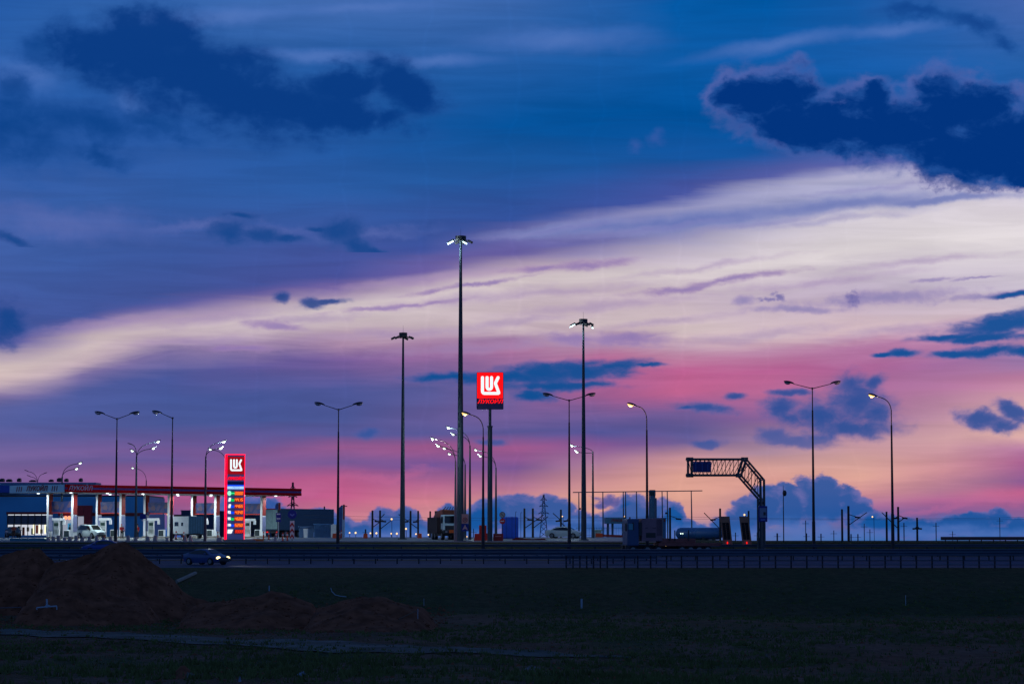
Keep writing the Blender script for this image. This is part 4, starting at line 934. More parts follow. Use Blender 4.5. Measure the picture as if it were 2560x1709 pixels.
# pumps
def fuel_pump(px, D, label):
    x = XW(px, D); z0 = terr(x, D); t = thing('fuel_pump', label, 'fuel pump', (x, D, z0), 0, 'white fuel pumps under the canopy'); pc = MB
    MB().box((x, D, z0+.09), (3.0, 1.2, .18)).build('island', concrete, t, bevel=.03)
    MB().box((x-.35, D, z0+1.2), (.75, .5, 2.1)).build('cabinet', whitep, t, bevel=.04)
    MB().box((x-.12, D-.02, z0+2.35), (1.5, .56, .32)).build('head', whitep, t, bevel=.04)
    MB().box((x+.55, D, z0+2.0), (.32, .4, .55)).build('head_arm', whitep, t, bevel=.03)
    sc_ = MB().box((x-.35, D-.27, z0+1.75), (.5, .04, .36)).build('screen', mat('pump_screen', (34,64,60), .3, var=0), t)
    for k in range(4):
        hx = x-.62+k*.16; MB().tube([(hx, D-.3, z0+2.15), (hx-.03, D-.42, z0+1.2), (hx+.02, D-.40, z0+.5), (hx+.05, D-.3, z0+1.1)], .022, 5).build('hose', mat('green_grey_hose', (60,84,70), .6, var=0), t)
    bn = MB().box((x+1.0, D-.1, z0+.62), (.85, .5, .9)).build('side_cabinet', whitep, t, bevel=.03)
    MB().box((x+.92, D-.37, z0+.62), (.6, .03, .72)).build('dark_door', mat('pump_door', (44,58,62), .4), bn)
    return t
for i, px in enumerate((152, 268, 388, 509, 628)): fuel_pump(px, solveD(px, 5.4)[0]-.3, '%s white fuel pump with hoses under the canopy' % LB[i])

# shop building -------------------------------------------------------
D = 346
t = thing('shop_building', 'long blue grey station shop with lit windows behind the pumps', 'building', (XW(180, D), D+8, 2.45))
x0, x1 = XW(-60, D), XW(373, D); zt2 = W(200, 1241, D).z; zr = W(100, 1207, D).z; xm = XW(240, D)
# walls left open behind the window band and the entrance
wz0, wz1 = W(60, 1337, D).z, W(60, 1285, D).z; wxa, wxb = XW(22, D), XW(124, D); exa, exb = XW(152, D), XW(214, D); ez1 = W(180, 1290, D).z
b = MB()
def wallbox(xa, xb, za, zb_): b.box(((xa+xb)/2, D+.2, (za+zb_)/2), (xb-xa, .4, zb_-za))
wallbox(x0, wxa, 2.3, zt2); wallbox(wxa, wxb, wz1, zt2); wallbox(wxa, wxb, 2.3, wz0); wallbox(wxb, exa, 2.3, zt2); wallbox(exa, exb, ez1, zt2); wallbox(exb, x1, 2.3, zt2)
b.box((x0+.2, D+8, (2.3+zt2)/2), (.4, 15.2, zt2-2.3)).box((x1-.2, D+8, (2.3+zt2)/2), (.4, 15.2, zt2-2.3)).box(((x0+x1)/2, D+16, (2.3+zt2)/2), (x1-x0, .4, zt2-2.3))
b.build('wall', bluewall, t)
MB().box(((x0+x1)/2, D+8.1, zt2+.12), (x1-x0-.2, 16, .2)).build('roof', darkg, t)
MB().box(((x0+xm)/2, D+2.6, (zt2+zr)/2+.1), (xm-x0, 4.6, zr-zt2)).build('parapet', mat('parapet_sheet', (76,120,160), .6), t)
MB().box((XW(10, D), D-.4, W(10, 1222, D).z), (XW(26, D)-XW(-60, D), .8, 1.0)).build('side_fascia', mat('deep_blue_fascia', (24,70,170), .5), t)
fl = MB().box(((x0+x1)/2, D+8, 2.56), (x1-x0-.9, 15, .06)).build('floor', offw, t)
shop_glow = EM('shop_wall_glow', (222,226,238), .8)  # the back wall emits light itself, in place of the shop's lamps
MB().box(((wxa+wxb)/2, D+5.5, (wz0+wz1)/2), (wxb-wxa+6, .15, wz1-wz0+1.2)).build('glowing_back_wall', shop_glow, t)
MB().box(((exa+exb)/2, D+4.5, (2.5+ez1)/2), (exb-exa+3, .15, ez1-2.5+.6)).build('glowing_back_wall', EM('entrance_wall_glow', (200,205,225), .5), t)  # emissive wall stands in for the lit interior behind the entrance
for k in range(9):
    xx = wxa+(wxb-wxa)*(k+.5)/9; MB().box((xx, D+3.4, wz0+.55+.3*(k % 2)), (.3, .4, .6+.3*(k % 3))).build('shelf', mat('shelf_%d' % (k % 3), [(150,140,120),(70,110,100),(150,60,50)][k % 3], .6), t)
for k in (3, 4, 5):
    xx = wxa+(wxb-wxa)*(k+.9)/7; MB().box((xx, D+2.5, (wz0+wz1)/2-.5), (.14, .1, 1.5)).build('strip_light', EM('warm_strip', (255,245,190), 1.6), t)
wn = MB().box(((wxa+wxb)/2, D+.12, (wz0+wz1)/2+ .68), (wxb-wxa, .04, (wz1-wz0)*.45)).build('upper_glazing', mat('tinted_glass', (60,60,84), .15, var=0), t)
for k in range(7):
    xx = wxa+(wxb-wxa)*k/6; MB().box((xx, D+.02, (wz0+wz1)/2), (.10, .12, wz1-wz0)).build('mullion', darkg, t)
MB().box(((wxa+wxb)/2, D-.06, W(60, 1282, D).z), (wxb-wxa+.3, .12, 6*mpp(D))).build('red_band', redd, t)
MB().box((XW(297, D), D-.06, W(297, 1285, D).z), (XW(373, D)-XW(222, D), .12, 8*mpp(D))).build('red_band', redd, t)
# red entrance portal
pt = mat('portal_red', (150,20,30), .4)
pA, pB = XW(198, D), XW(234, D); zt3 = W(200, 1263, D).z; zpb = W(200, 1311, D).z
MB().box(((XW(216, D)+pB)/2, D-.6, (2.5+zt3)/2), (pB-XW(216, D), 1.2, zt3-2.5)).build('portal_wing', pt, t)
MB().box(((XW(152, D)+XW(215.5, D))/2, D-.6, (zt3+W(200, 1288, D).z)/2), (XW(215.5, D)-XW(152, D), 1.2, zt3-W(200, 1288, D).z)).build('portal_header', pt, t)
for pxx in (164, 173): MB().ell(W(pxx, 1293.5, D-1.4), (.24, .24, .28)).build('entrance_lamp', EM('orange_lamp_glow', (255,150,110), 1.6), t)
MB().box((XW(190, D), D-.1, 4.0), (.9, .06, 2.9)).build('door', glassd, t)
MB().box((XW(176, D), D+1.6, 3.6), (1.0, .1, 1.8)).build('poster', EM('blue_poster_light', (80,170,220), .6), t)
for pxx, py, w_, h_ in ((5,1206,12,9),(23,1205,14,7),(48,1202,9,10),(82,1207,18,4),(128,1205,11,6),(149,1200,12,11),(166,1202,9,9),(202,1202,8,10)):
    a_ = W(pxx, py, D+2); uh = h_*mpp(D)*.75; b = MB().box((a_.x, D+2, zr+.22+uh/2), (w_*mpp(D)*.9, 1.2, uh)); b.box((a_.x+.05, D+2, zr+.27+uh), (w_*mpp(D)*.6, 1.0, .1))
    b.build('roof_unit', darkg, t, bevel=.05)
# ------------------------------------------------------------------ vehicles
def wheel(t, x, y, z, r, w, local=True):
    ty = MB(local=local).tube([(x, y-w/2, z), (x, y+w/2, z)], r, 20).build('wheel', blackp, t, smooth=True)
    MB(local=local).tube([(x, y-w/2-.01, z), (x, y+w/2+.01, z)], r*.62, 14).build('rim', mat('wheel_rim', (120,124,130), .35, .7), ty); return ty
def make_car(name, label, cat, paint, loc, rz, kind='sedan', lights=None, grp=None, s=1.0):
    """car pointing to +x"""
    t = thing(name, label, cat, loc, rz, grp)
    if kind == 'sedan': st = [(-2.3,.42,.86,.86,.74),(-2.2,.28,1.0,1.0,.82),(-1.55,.22,1.02,1.10,.88),(-.75,.20,.98,1.42,.90),(.0,.20,.96,1.46,.90),(.55,.20,.95,1.40,.90),(1.25,.22,.92,1.02,.89),(2.0,.25,.78,.80,.84),(2.28,.35,.66,.67,.70)]
    else: st = [(-2.2,.50,1.0,1.15,.76),(-2.12,.34,1.05,1.58,.84),(-1.5,.28,1.06,1.70,.88),(-.7,.26,1.04,1.72,.90),(.0,.26,1.02,1.70,.90),(.5,.26,1.0,1.62,.90),(1.15,.28,1.0,1.08,.88),(1.9,.32,.92,.95,.84),(2.12,.42,.78,.80,.72)]
    b = MB(local=True); rows = []
    for (x, z0, zb, zt_, hw) in st:
        cab = zt_-zb > .2; rw = hw*(.74 if cab else .86)
        ring = [(x, -hw*.9, z0), (x, -hw, (z0+zb)/2), (x, -hw*.97, zb), (x, -rw, zt_-.05), (x, -rw*.8, zt_), (x, rw*.8, zt_), (x, rw, zt_-.05), (x, hw*.97, zb), (x, hw, (z0+zb)/2), (x, hw*.9, z0)]
        rows.append([b.bm.verts.new(Vector(v)*s) for v in ring])
    for a_, c_ in zip(rows, rows[1:]):
        for k in range(10): b.bm.faces.new((a_[k], c_[k], c_[(k+1) % 10], a_[(k+1) % 10]))
    b.bm.faces.new(rows[0]); b.bm.faces.new(rows[-1][::-1]); b.build('body', paint, t, smooth=True)
    # side glass, slightly proud
    i0, i1 = (2, 6) if kind == 'sedan' else (1, 6)
    for sg in (-1, 1):
        pts = []
        for i in range(i0, i1+1):
            x, z0, zb, zt_, hw = st[i]; pts.append((x, hw*.975, zb+.02))
        top = []
        for i in range(i1-1, i0, -1):
            x, z0, zb, zt_, hw = st[i]; top.append((x, hw*.77, zt_-.10))
        ps = [Vector((x*.94, sg*(y+.025), z))*s for x, y, z in pts+top]
        g = MB(local=True); f = g.bm.faces.new([g.bm.verts.new(p) for p in ps]); bmesh.ops.triangulate(g.bm, faces=[f]); g.build('side_window', glassd, t)
    def slab(i, j, nm):
        xa, _, zba, zta, hwa = st[i]; xb, _, zbb, ztb, hwb = st[j]; d = Vector((xb-xa, 0, ztb-zta)).normalized(); n = Vector((-d.z, 0, d.x)); n = n if n.z > 0 else -n
        wa = hwa*.74*.8; wb = hwb*.86*.8
        q = [Vector((xa, -wa, zta)), Vector((xa, wa, zta)), Vector((xb, wb, ztb)), Vector((xb, -wb, ztb))]; q = [(p*.93+sum(q, Vector())/4*.07+n*.03)*s for p in q]
        g = MB(local=True); g.bm.faces.new([g.bm.verts.new(p) for p in q]); g.build(nm, glassd, t)
    slab(5, 6, 'windscreen'); slab(3, 2, 'rear_window') if kind == 'sedan' else slab(2, 1, 'rear_window')
    wr = .33 if kind == 'sedan' else .37
    for wx in (-1.38, 1.35):
        for wy in (-.80, .80): wheel(t, wx*s, wy*s, wr*s, wr*s, .24)
    fx = st[-1][0]; fz = st[-1][2]
    for sg in (-1, 1):
        MB(local=True).ell(Vector((fx-.16, sg*.60, fz-.02))*s, (.16, .24, .14) if lights else (.14, .20, .10), seg=12).build('headlight', e_head if lights else lens, t, smooth=True)
        MB(local=True).box(Vector((st[0][0]+.03, sg*.66, .80))*s, (.08, .28, .16)).build('taillight', redd, t)
    MB(local=True).box(Vector((fx-.02, 0, .42))*s, (.12, 1.3, .18)).build('bumper', darkg, t, bevel=.03)
    MB(local=True).box(Vector((fx-.01, 0, .62))*s, (.10, .7, .12)).build('grille', darkg, t)
    for sg in (-1, 1): MB(local=True).ell(Vector((.78, sg*1.0, 1.0))*s, (.09, .11, .08), seg=8, rg=5).build('mirror', paint, t)
    if lights:
        for sg in (-1, 1):
            ld = bpy.data.lights.new('headlamp_light', 'SPOT'); ld.energy = lights; ld.spot_size = R(60); ld.color = (1, .9, .65); ld.shadow_soft_size = .08
            lo = bpy.data.objects.new('headlamp_light', ld); COL.objects.link(lo); lo.parent = t; lo.location = (fx+.1, sg*.6, fz); lo.rotation_euler = (0, R(-88), 0)
    return t
wcar = mat('white_car_paint', (190,205,205), .3, var=0); dcar = mat('blue_grey_car_paint', (50,76,128), .3, var=0); gcar = mat('dark_green_car_paint', (34,60,64), .3, var=0)
x = XW(1411, 300); make_car('parked_car', 'white sedan parked on the forecourt below the right mast', 'car', wcar, (x, 300, terr(x, 300)), R(-18))
x = XW(526, 224); make_car('moving_car', 'blue grey car with glowing headlights on the near road', 'car', dcar, (x, 222, .13), R(-38), 'sedan', 140)
x = XW(233, 297); make_car('parked_car', 'white off road car by the pumps facing right', 'car', wcar, (x, 297, terr(x, 297)), R(-48), 'suv')
x = XW(36, 330); make_car('parked_car', 'dark green car in front of the shop windows', 'car', gcar, (x, 330, terr(x, 330)), R(-72))
x = XW(262, 258); make_car('moving_car', 'small deep blue car partly hidden behind the tall soil heap', 'car', mat('deep_blue_car_paint', (14,60,150), .3, var=0), (x, 258, terr(x, 258)+.02), R(185))

def slocal(name, label, cat, px, D, rz, grp=None):
    x = XW(px, D); return thing(name, label, cat, (x, D, terr(x, D)), rz, grp)
LBX = lambda t, nm, c, s_, m, **k: MB(local=True).box(c, s_).build(nm, m, t, **k)
t = slocal('delivery_lorry', 'white box lorry with a blue grey rear curtain by the pumps', 'lorry', 473, 300, R(125))
LBX(t, 'cargo_box', (0, 0, 1.62), (4.2, 2.1, 2.15), offw, bevel=.05)
cu_ = LBX(t, 'rear_curtain', (-2.13, 0, 1.62), (.08, 2.12, 2.17), greyblue, bevel=.02); b = MB(local=True)
for k in range(6): b.box((-2.185, -.85+k*.34, 1.62), (.03, .05, 2.1))
b.build('fold', mat('curtain_fold', (44,84,110), .6), cu_)
LBX(t, 'side_window', (1.1, 1.06, 1.75), (1.0, .03, .5), glassd); LBX(t, 'side_window', (-.4, 1.06, 1.75), (.5, .03, .4), glassd)
cab = LBX(t, 'cab', (2.75, 0, 1.25), (1.2, 1.95, 1.5), offw, bevel=.15); LBX(cab, 'windscreen', (3.37, 0, 1.55), (.04, 1.6, .6), glassd); LBX(cab, 'door_window', (2.8, 1.0, 1.6), (.6, .03, .45), glassd)
LBX(t, 'chassis', (.4, 0, .5), (5.4, .9, .22), darkg); LBX(t, 'rear_bumper', (-2.1, 0, .48), (.15, 1.9, .14), darkg)
for wx in (-1.3, 2.5):
    for wy in (-.9, .9): wheel(t, wx, wy, .40, .40, .26)
# semi trailer seen from behind
t = slocal('semi_trailer', 'dark blue semi trailer with pale rear doors and red lights behind the road signs', 'lorry', 708, 330, R(52))
# local: +x forward, rear face at -x
LBX(t, 'cargo_box', (3.5, 0, 2.45), (11, 2.5, 2.9), mat('trailer_blue', (48,76,104), .55, var=.1), bevel=.03)
for s_ in (-1, 1): LBX(t, 'rear_door', (-2.03, s_*.6, 2.45), (.06, 1.12, 2.6), mat('pale_green_door', (128,156,156), .5))
LBX(t, 'door_frame', (-2.02, 0, 3.85), (.10, 2.5, .12), redp)
for s_ in (-1, 1): LBX(t, 'door_frame', (-2.02, s_*1.22, 2.4), (.10, .1, 2.9), darkg)
for s_ in (-1, 1): LBX(t, 'top_marker', (-2.08, s_*1.15, 3.92), (.05, .12, .08), e_tail)
LBX(t, 'bumper', (-1.9, 0, .75), (.2, 2.3, .25), darkg)
for s_ in (-1, 1): LBX(t, 'taillight', (-2.02, s_*.95, .75), (.06, .26, .14), e_tail)
LBX(t, 'chassis', (3.5, 0, .9), (10.5, 1.0, .3), blackp)
for wx in (-.5, .8, 2.1):
    for s_ in (-1, 1): wheel(t, wx, s_*1.0, .5, .5, .3)
# crane or mixer lorry seen from the front
D = 288; t = slocal('orange_lorry', 'parked lorry seen from the front with white cab and orange plate', 'lorry', 1119, D, R(-90+14))
LBX(t, 'cab', (2.2, 0, 2.0), (1.7, 2.3, 1.9), mat('pale_cab_paint', (205,232,228), .4, var=.05), bevel=.12)
LBX(t, 'windscreen', (3.07, 0, 2.38), (.05, 2.0, .85), glassd, bevel=.01); LBX(t, 'side_window', (2.3, -1.16, 2.4), (.8, .03, .6), glassd)
LBX(t, 'grille', (3.08, 0, 1.42), (.06, 1.9, .5), darkg); LBX(t, 'bumper', (3.1, 0, .95), (.3, 2.35, .42), darkg, bevel=.05)
LBX(t, 'number_plate', (3.27, -.25, 1.0), (.03, .55, .36), mat('orange_plate', (220,96,20), .5, var=0))
for s_ in (-1, 1): LBX(t, 'headlight', (3.27, s_*.85, .95), (.04, .26, .18), lens); LBX(t, 'mirror', (3.0, s_*1.35, 2.2), (.1, .2, .5), darkg)
LBX(t, 'chassis', (-1.5, 0, .9), (7.5, 1.0, .35), blackp); LBX(t, 'side_skirt', (-.4, 0, .85), (5.6, 2.3, .8), darkg)
b = MB(local=True).ell((-1.6, 0, 2.4), (2.9, 1.25, 1.25), seg=18, rg=12); b.build('drum', mat('orange_brown_drum', (130,62,36), .6, var=.15), t, smooth=True)
LBX(t, 'hopper', (-4.2, 0, 3.1), (.9, 1.1, .7), timber); LBX(t, 'side_rack', (-1.2, -1.35, 1.7), (5.5, .5, 1.9), mat('rack_brown', (60,44,44), .8)); LBX(t, 'roof_pack', (1.0, 0, 3.25), (.9, 1.5, .55), mat('rust_pack', (120,56,34), .7), bevel=.1)
b = MB(local=True)
for k in range(5): b.tube([(.8+.1*k, -.8+.35*k, 3.4), (1.0, -.4+.3*k, 3.9)], .05, 6)
b.build('roof_gear', darkg, t)
for wx in (2.0, -1.8, -3.2):
    for wy in (-1.0, 1.0): wheel(t, wx, wy, .5, .5, .32)

# low loader ---------------------------------------------------------
D = 256; t = thing('low_loader', 'dark low loader lorry with its cab left and an empty bed to the right', 'lorry', (XW(1605, D), D, terr(15, D)), R(10))
ztr = lambda py: W(1605, py, D).z-terr(15, D); u = mpp(D)
lx = lambda px: (px-1605)*u
LBX(t, 'cab', ((lx(1560)+lx(1590))/2, 0, (ztr(1296)+.9)/2), (lx(1590)-lx(1560), 2.4, ztr(1296)-.9), mat('blue_grey_cab', (50,78,120), .5, var=.05), bevel=.14)
LBX(t, 'side_window', (lx(1568.5), -1.22, ztr(1316)), (11*u, .03, 15*u), mat('cab_glass', (70,150,170), .1, var=0)); LBX(t, 'window_frame', (lx(1574.5), -1.215, ztr(1315)), (4.5*u, .03, 19*u), darkg)
LBX(t, 'mirror', (lx(1556), -1.35, ztr(1317)), (4*u, .12, 20*u), darkg, bevel=.04)
LBX(t, 'snorkel', (lx(1593), -1.0, ztr(1322)), (7*u, .5, 34*u), darkg, bevel=.04)
LBX(t, 'roof_beacon', (lx(1573), 0, ztr(1294)), (.12, .2, .2), redd)
pk = mat('dusty_pink_panel', (140,104,116), .7, var=.1)
sb = LBX(t, 'equipment_box', ((lx(1597)+lx(1650))/2, 0, (ztr(1295)+ztr(1352))/2), (lx(1650)-lx(1597), 2.3, ztr(1295)-ztr(1352)), pk, bevel=.06)
LBX(sb, 'recess_shade', (lx(1620), -1.16, ztr(1337)), (24*u, .03, 12*u), darkg); b = MB(local=True)  # flat dark plate paints the shade of a hollow on the box side
for k in range(6): b.box((lx(1636+k*2.4), -1.16, ztr(1318)), (.035, .03, 40*u))
for k in (0, 1): b.box((lx(1609+k*20), -1.16, ztr(1319)), (8*u, .03, .06))
b.build('panel_line', mat('panel_line_dark', (70,54,70), .7, var=0), sb)
LBX(t, 'chassis', (lx(1630), 0, .75), (6.6, 1.2, .45), blackp)
LBX(t, 'front_bumper', (lx(1562), 0, .75), (.5, 2.3, .5), darkg, bevel=.06)
bed = mat('dull_red_steel', (140,76,72), .7, var=.2); LBX(t, 'bed', ((lx(1640)+lx(1800))/2, 0, 1.05), (lx(1800)-lx(1640), 2.5, .32), bed); LBX(t, 'gooseneck', (lx(1690), 0, 1.45), (90*u, 2.2, .45), bed, bevel=.05)
b = MB(local=True)
for pxx in (1668, 1681, 1716): b.box((lx(pxx), -1.2, 2.0), (.10, .1, 1.1))
b.build('stake', darkg, t)
for pxx in (1575, 1612, 1640, 1700, 1722, 1744, 1766):
    for wy in (-1.0, 1.0): wheel(t, lx(pxx), wy, .48, .46, .3)
MB(local=True).ell((lx(1618), -1.3, .45), (.05, .04, .08)).build('marker_lamp', e_far, t); MB(local=True).ell((lx(1658), -1.2, .95), (.05, .04, .08)).build('marker_lamp', e_far, t)
# raised loading ramps
for k, (xa, xb) in enumerate(((1803, 1828), (1848, 1873))):
    r_ = thing('loading_ramp', '%s of the two raised loading ramps with a red lamp' % ('left', 'right')[k], 'ramp', (XW(xb, D), D-.4+k*.1, terr(33, D)), 0, 'raised ramps of the low loader')
    bt_ = W((1819.5, 1868)[k], 1361, D-.4); tp_ = W((1812, 1859.5)[k], 1290, D-.4); wv2 = 20*u
    side = mat('ramp_steel', (165,108,84), .7, var=.15); rm = MB()
    for s_ in (-.5, .5): rm.tube([bt_+Vector((s_*wv2, 0, 0)), tp_+Vector((s_*wv2, .0, 0))], .10, 4)
    rm.build('side_beam', side, r_)
    for q in (.02, .78):
        c_ = bt_.lerp(tp_, q); e2 = bt_.lerp(tp_, min(1, q+(.22 if q > .5 else .16))); g = MB()
        g._add([c_+Vector((-.5*wv2, -.06, 0)), c_+Vector((.5*wv2, -.06, 0)), e2+Vector((.5*wv2, -.06, 0)), e2+Vector((-.5*wv2, -.06, 0)), c_+Vector((-.5*wv2, .06, 0)), c_+Vector((.5*wv2, .06, 0)), e2+Vector((.5*wv2, .06, 0)), e2+Vector((-.5*wv2, .06, 0))], [(0,1,2,3),(7,6,5,4),(0,4,5,1),(1,5,6,2),(2,6,7,3),(3,7,4,0)])
        g.build('end_plate', side, r_)
    for q in range(8):
        c_ = bt_.lerp(tp_, .2+q*.08); MB().tube([c_-Vector((wv2/2, 0, 0)), c_+Vector((wv2/2, 0, 0))], .035, 5).build('rung', darkg, r_)
    MB().tube([bt_, tp_], .03, 5).build('centre_bar', side, r_)
    g = MB(); o_ = Vector((0, .12, 0)); c_ = bt_.lerp(tp_, .1)+o_; e2 = bt_.lerp(tp_, .85)+o_; h_ = Vector((.46*wv2, 0, 0)); k_ = Vector((0, .03, 0))
    g._add([c_-h_, c_+h_, e2+h_, e2-h_, c_-h_+k_, c_+h_+k_, e2+h_+k_, e2-h_+k_], [(0,1,2,3),(7,6,5,4),(0,4,5,1),(1,5,6,2),(2,6,7,3),(3,7,4,0)]); g.build('deck_plate', mat('dark_deck_plate', (46,34,34), .8), r_)
    MB().ell(bt_+Vector((-.05, -.16, .2)), (.06, .05, .13)).build('tail_lamp', e_tail, r_)
# horizontal tanks
for k, (xa, xb, DD) in enumerate(((1690, 1774, 330), (1735, 1806, 322))):
    ya, yb = W(xa, 1318, DD), W(xb, 1348, DD); r0 = (ya.z-yb.z)/2; zc = (ya.z+yb.z)/2
    q = thing('storage_tank', ('long pale blue horizontal tank behind the low loader' if k == 0 else 'shorter pale blue horizontal tank in front of the ramps'), 'tank', ((ya.x+yb.x)/2, DD, terr(25, DD)), 0, 'pale blue horizontal tanks')
    tm_ = mat('tank_blue', (50,100,150), .4, var=.06); xs_ = [ya.x, ya.x+.25, ya.x+.6, yb.x-.6, yb.x-.25, yb.x]
    MB().tube([(xx, DD+(xx-ya.x)*-.25, zc) for xx in xs_], [r0*.35, r0*.85, r0, r0, r0*.85, r0*.35], 22).build('shell', tm_, q, smooth=True)
    for xx in (ya.x+1.2, yb.x-1.2): MB().box((xx, DD+(xx-ya.x)*-.25, (zc-r0*.6+terr(25, DD))/2), (.4, r0*1.6, zc-r0*.6-terr(25, DD)+.1)).build('saddle', darkg, q)
# bright lit van lamp pair behind
one('lamp_pair', MB().ell(W(1702, 1333, 321), (.08, .05, .09)).ell(W(1707, 1333, 321), (.06, .05, .08)), e_cool, 'two tiny white lights in front of the long tank', 'lights')
# ------------------------------------------------------------------ things behind the forecourt
def simple_building(name, x0, y0, x1, y1, D, dep, m, label, cat='building', rf=None, rz=0.0, extra=None):
    a_ = W(x0, y0, D); c_ = W(x1, y1, D); zb = terr((a_.x+c_.x)/2, D); t = thing(name, label, cat, ((a_.x+c_.x)/2, D+dep/2, zb))
    MB().box(((a_.x+c_.x)/2, D+dep/2, (a_.z+zb)/2), (c_.x-a_.x, dep, a_.z-zb)).build('wall', m, t)
    MB().box(((a_.x+c_.x)/2, D+dep/2, a_.z+.08), (c_.x-a_.x+.2, dep+.2, .16)).build('roof', rf or m, t)
    return t, a_, c_
dk = mat('dark_blue_cladding', (44,62,96), .7, var=.06)
t, a_, c_ = simple_building('warehouse', 453, 1277, 532, 1345, 400, 12, dk, 'dark blue flat roofed warehouse seen through the canopy', 'warehouse')
MB().box((XW(446, 399.9), 400.5, W(446, 1293, 400).z-1.2), (1.2, 1.2, 3.4)).build('annex', mat('annex_red_brown', (60,34,40), .7), t)
t, a_, c_ = simple_building('warehouse', 534, 1279, 640, 1345, 405, 12, mat('violet_cladding', (60,60,104), .7, var=.05), 'violet grey warehouse directly behind the price tower', 'warehouse')
for k in range(5): MB().box((a_.x+2+k*1.5, 404.95, a_.z-1.2), (.9, .06, .5)).build('window', glassd, t)
t, a_, c_ = simple_building('warehouse', 636, 1277, 692, 1345, 402, 12, mat('teal_dark_cladding', (40,76,104), .7, var=.06), 'dark teal warehouse behind the rightmost canopy column', 'warehouse')
MB().box((XW(640, 401.9), 401.9, W(640, 1315, 402).z), (2.5, .1, 2.2)).build('door', darkg, t)
# site cabin / container with white end
D = 320; t, a_, c_ = simple_building('container', 785, 1311, 829, 1347, D, 2.5, mat('container_blue', (44,92,140), .6, var=.08), 'blue shipping container with a white end behind the twin arm lamp', 'container')
MB().box((XW(835.5, D), D+1.0, (a_.z+terr(-23, D))/2+.05), (XW(843, D)-XW(829.5, D), 2.2, a_.z-terr(-23, D))).build('white_end', offw, t)
b = MB()
for k in range(14): b.box((a_.x+.1+k*(c_.x-a_.x-.2)/13, D-.03, (a_.z+terr(-23, D))/2), (.05, .05, a_.z-terr(-23, D)-.3))
b.build('corrugation', mat('container_rib', (34,76,120), .6), t)
t, a_, c_ = simple_building('site_fence_panel', 748, 1318, 784, 1346, 322, .2, mat('fence_blue', (34,70,112), .7, var=.1), 'low dark blue site hoarding left of the blue container', 'hoarding')
one('waste_bin', MB().box((XW(766, 316), 316, terr(-27, 316)+.6), (.5, .5, 1.2), taper=1.15), whitep, 'slim white bin standing in front of the blue hoarding', 'bin', bevel=.04)
# stele with red panel (price column seen edge-on)
D = 300; x = XW(858, D); t = thing('edge_on_stele', 'narrow white and blue stele with a red strip right of the container', 'sign stele', (x, D, terr(x, D)))
z0 = terr(x, D); zt2 = W(858, 1262, D).z
MB().prism([(XW(849, D), z0), (XW(856.5, D), z0), (XW(856.5, D), zt2), (XW(854.5, D), zt2), (XW(849, D), zt2-.3)], D, D+1.6).build('side_panel', mat('stele_blue', (40,84,150), .5), t)
MB().box((XW(860, D), D-.02, (zt2+z0)/2), (XW(863.4, D)-XW(856.9, D), .3, zt2-z0)).build('front_panel', mat('stele_pale', (140,170,200), .5), t)
MB().box((XW(861, D), D-.2, W(860, 1279, D).z), (4.2*mpp(D), .05, 37*mpp(D))).build('red_strip', redp, t)
MB().tube([(XW(863, D), D, zt2-.1), (XW(869, D), D, zt2-.15)], .05, 6).build('bracket', darkg, t)
# small blue red totem
D = 310; x = XW(696, D); z0 = terr(x, D); t = thing('small_totem', 'small rounded blue totem with a red edge above the service sign', 'sign', (x, D, z0))
MB().prism([(XW(689, D), W(0, 1273, D).z), (XW(697, D), W(0, 1273, D).z), (XW(697, D), W(0, 1256, D).z), (XW(693, D), W(0, 1257, D).z), (XW(689.5, D), W(0, 1262, D).z)], D, D+.4).build('face', mat('totem_blue', (34,70,140), .5), t)
MB().box((XW(700, D), D+.1, W(0, 1265, D).z), (4.6*mpp(D), .3, 18*mpp(D))).build('red_edge', redp, t)
post(t, x, D+.2, z0, W(0, 1274, D).z, .08)

# ------------------------------------------------------------------ railway masts, wires, pylons
def rail_mast(px, py, D, label, wpx=5.0, arm=None, strut=None, m=postm):
    x = XW(px, D); z0 = terr(x, D); u = mpp(D); zt2 = W(px, py, D).z; t = thing('railway_mast', label, 'railway mast', (x, D, z0), 0, 'railway masts on the skyline')
    r = wpx/2*u; MB().tube([(x, D, z0-.3), (x, D, zt2)], [r*1.1, r*.95], 8).build('pole', m, t)
    if arm:
        for s_, l_ in arm:
            MB().tube([(x, D, zt2-1.1), (x+s_*l_*u, D, zt2-1.6)], .05, 5).build('bracket', m, t)
            q = Vector((x+s_*l_*.75*u, D, zt2-1.5)); MB().tube([q-Vector((.35*s_, 0, -.03)), q+Vector((.35*s_, 0, -.03))], .11, 8).build('insulator', darkg, t)
    if strut:
        for s_, l_, h0, h1 in strut: MB().tube([(x, D, W(px, h0, D).z), (x+s_*l_*u, D, W(px, h1, D).z)], .06, 5).build('strut', m, t)
    return t
rail_mast(932, 1275, 330, 'railway mast left of the dark unlit high mast, the first of a close pair', 5, [(1,16)], [(1,22,1318,1301)])
rail_mast(951, 1275, 330, 'railway mast left of the dark unlit high mast, the second of a close pair', 5, [(1,12)], [(1,28,1322,1300),(1,11,1295,1284)])
rail_mast(1027, 1276, 330, 'railway mast right of the dark unlit high mast, the first of a close pair', 5, [(-1,16)], [(-1,30,1306,1285)])
rail_mast(1046, 1276, 330, 'railway mast right of the dark unlit high mast, the second of a close pair', 4.6, [(-1,9)], [(-1,18,1321,1308)])
rail_mast(1076, 1277, 330, 'railway mast standing just left of the parked lorry', 4.6)
rail_mast(812, 1265, 340, 'thin dark pole behind the blue container roof', 3.6, [(-1,7)])
rail_mast(1311, 1270, 320, 'railway mast right of the blue wrapped stack, the left of two', 5, [(1,18)], [(1,48,1320,1286)])
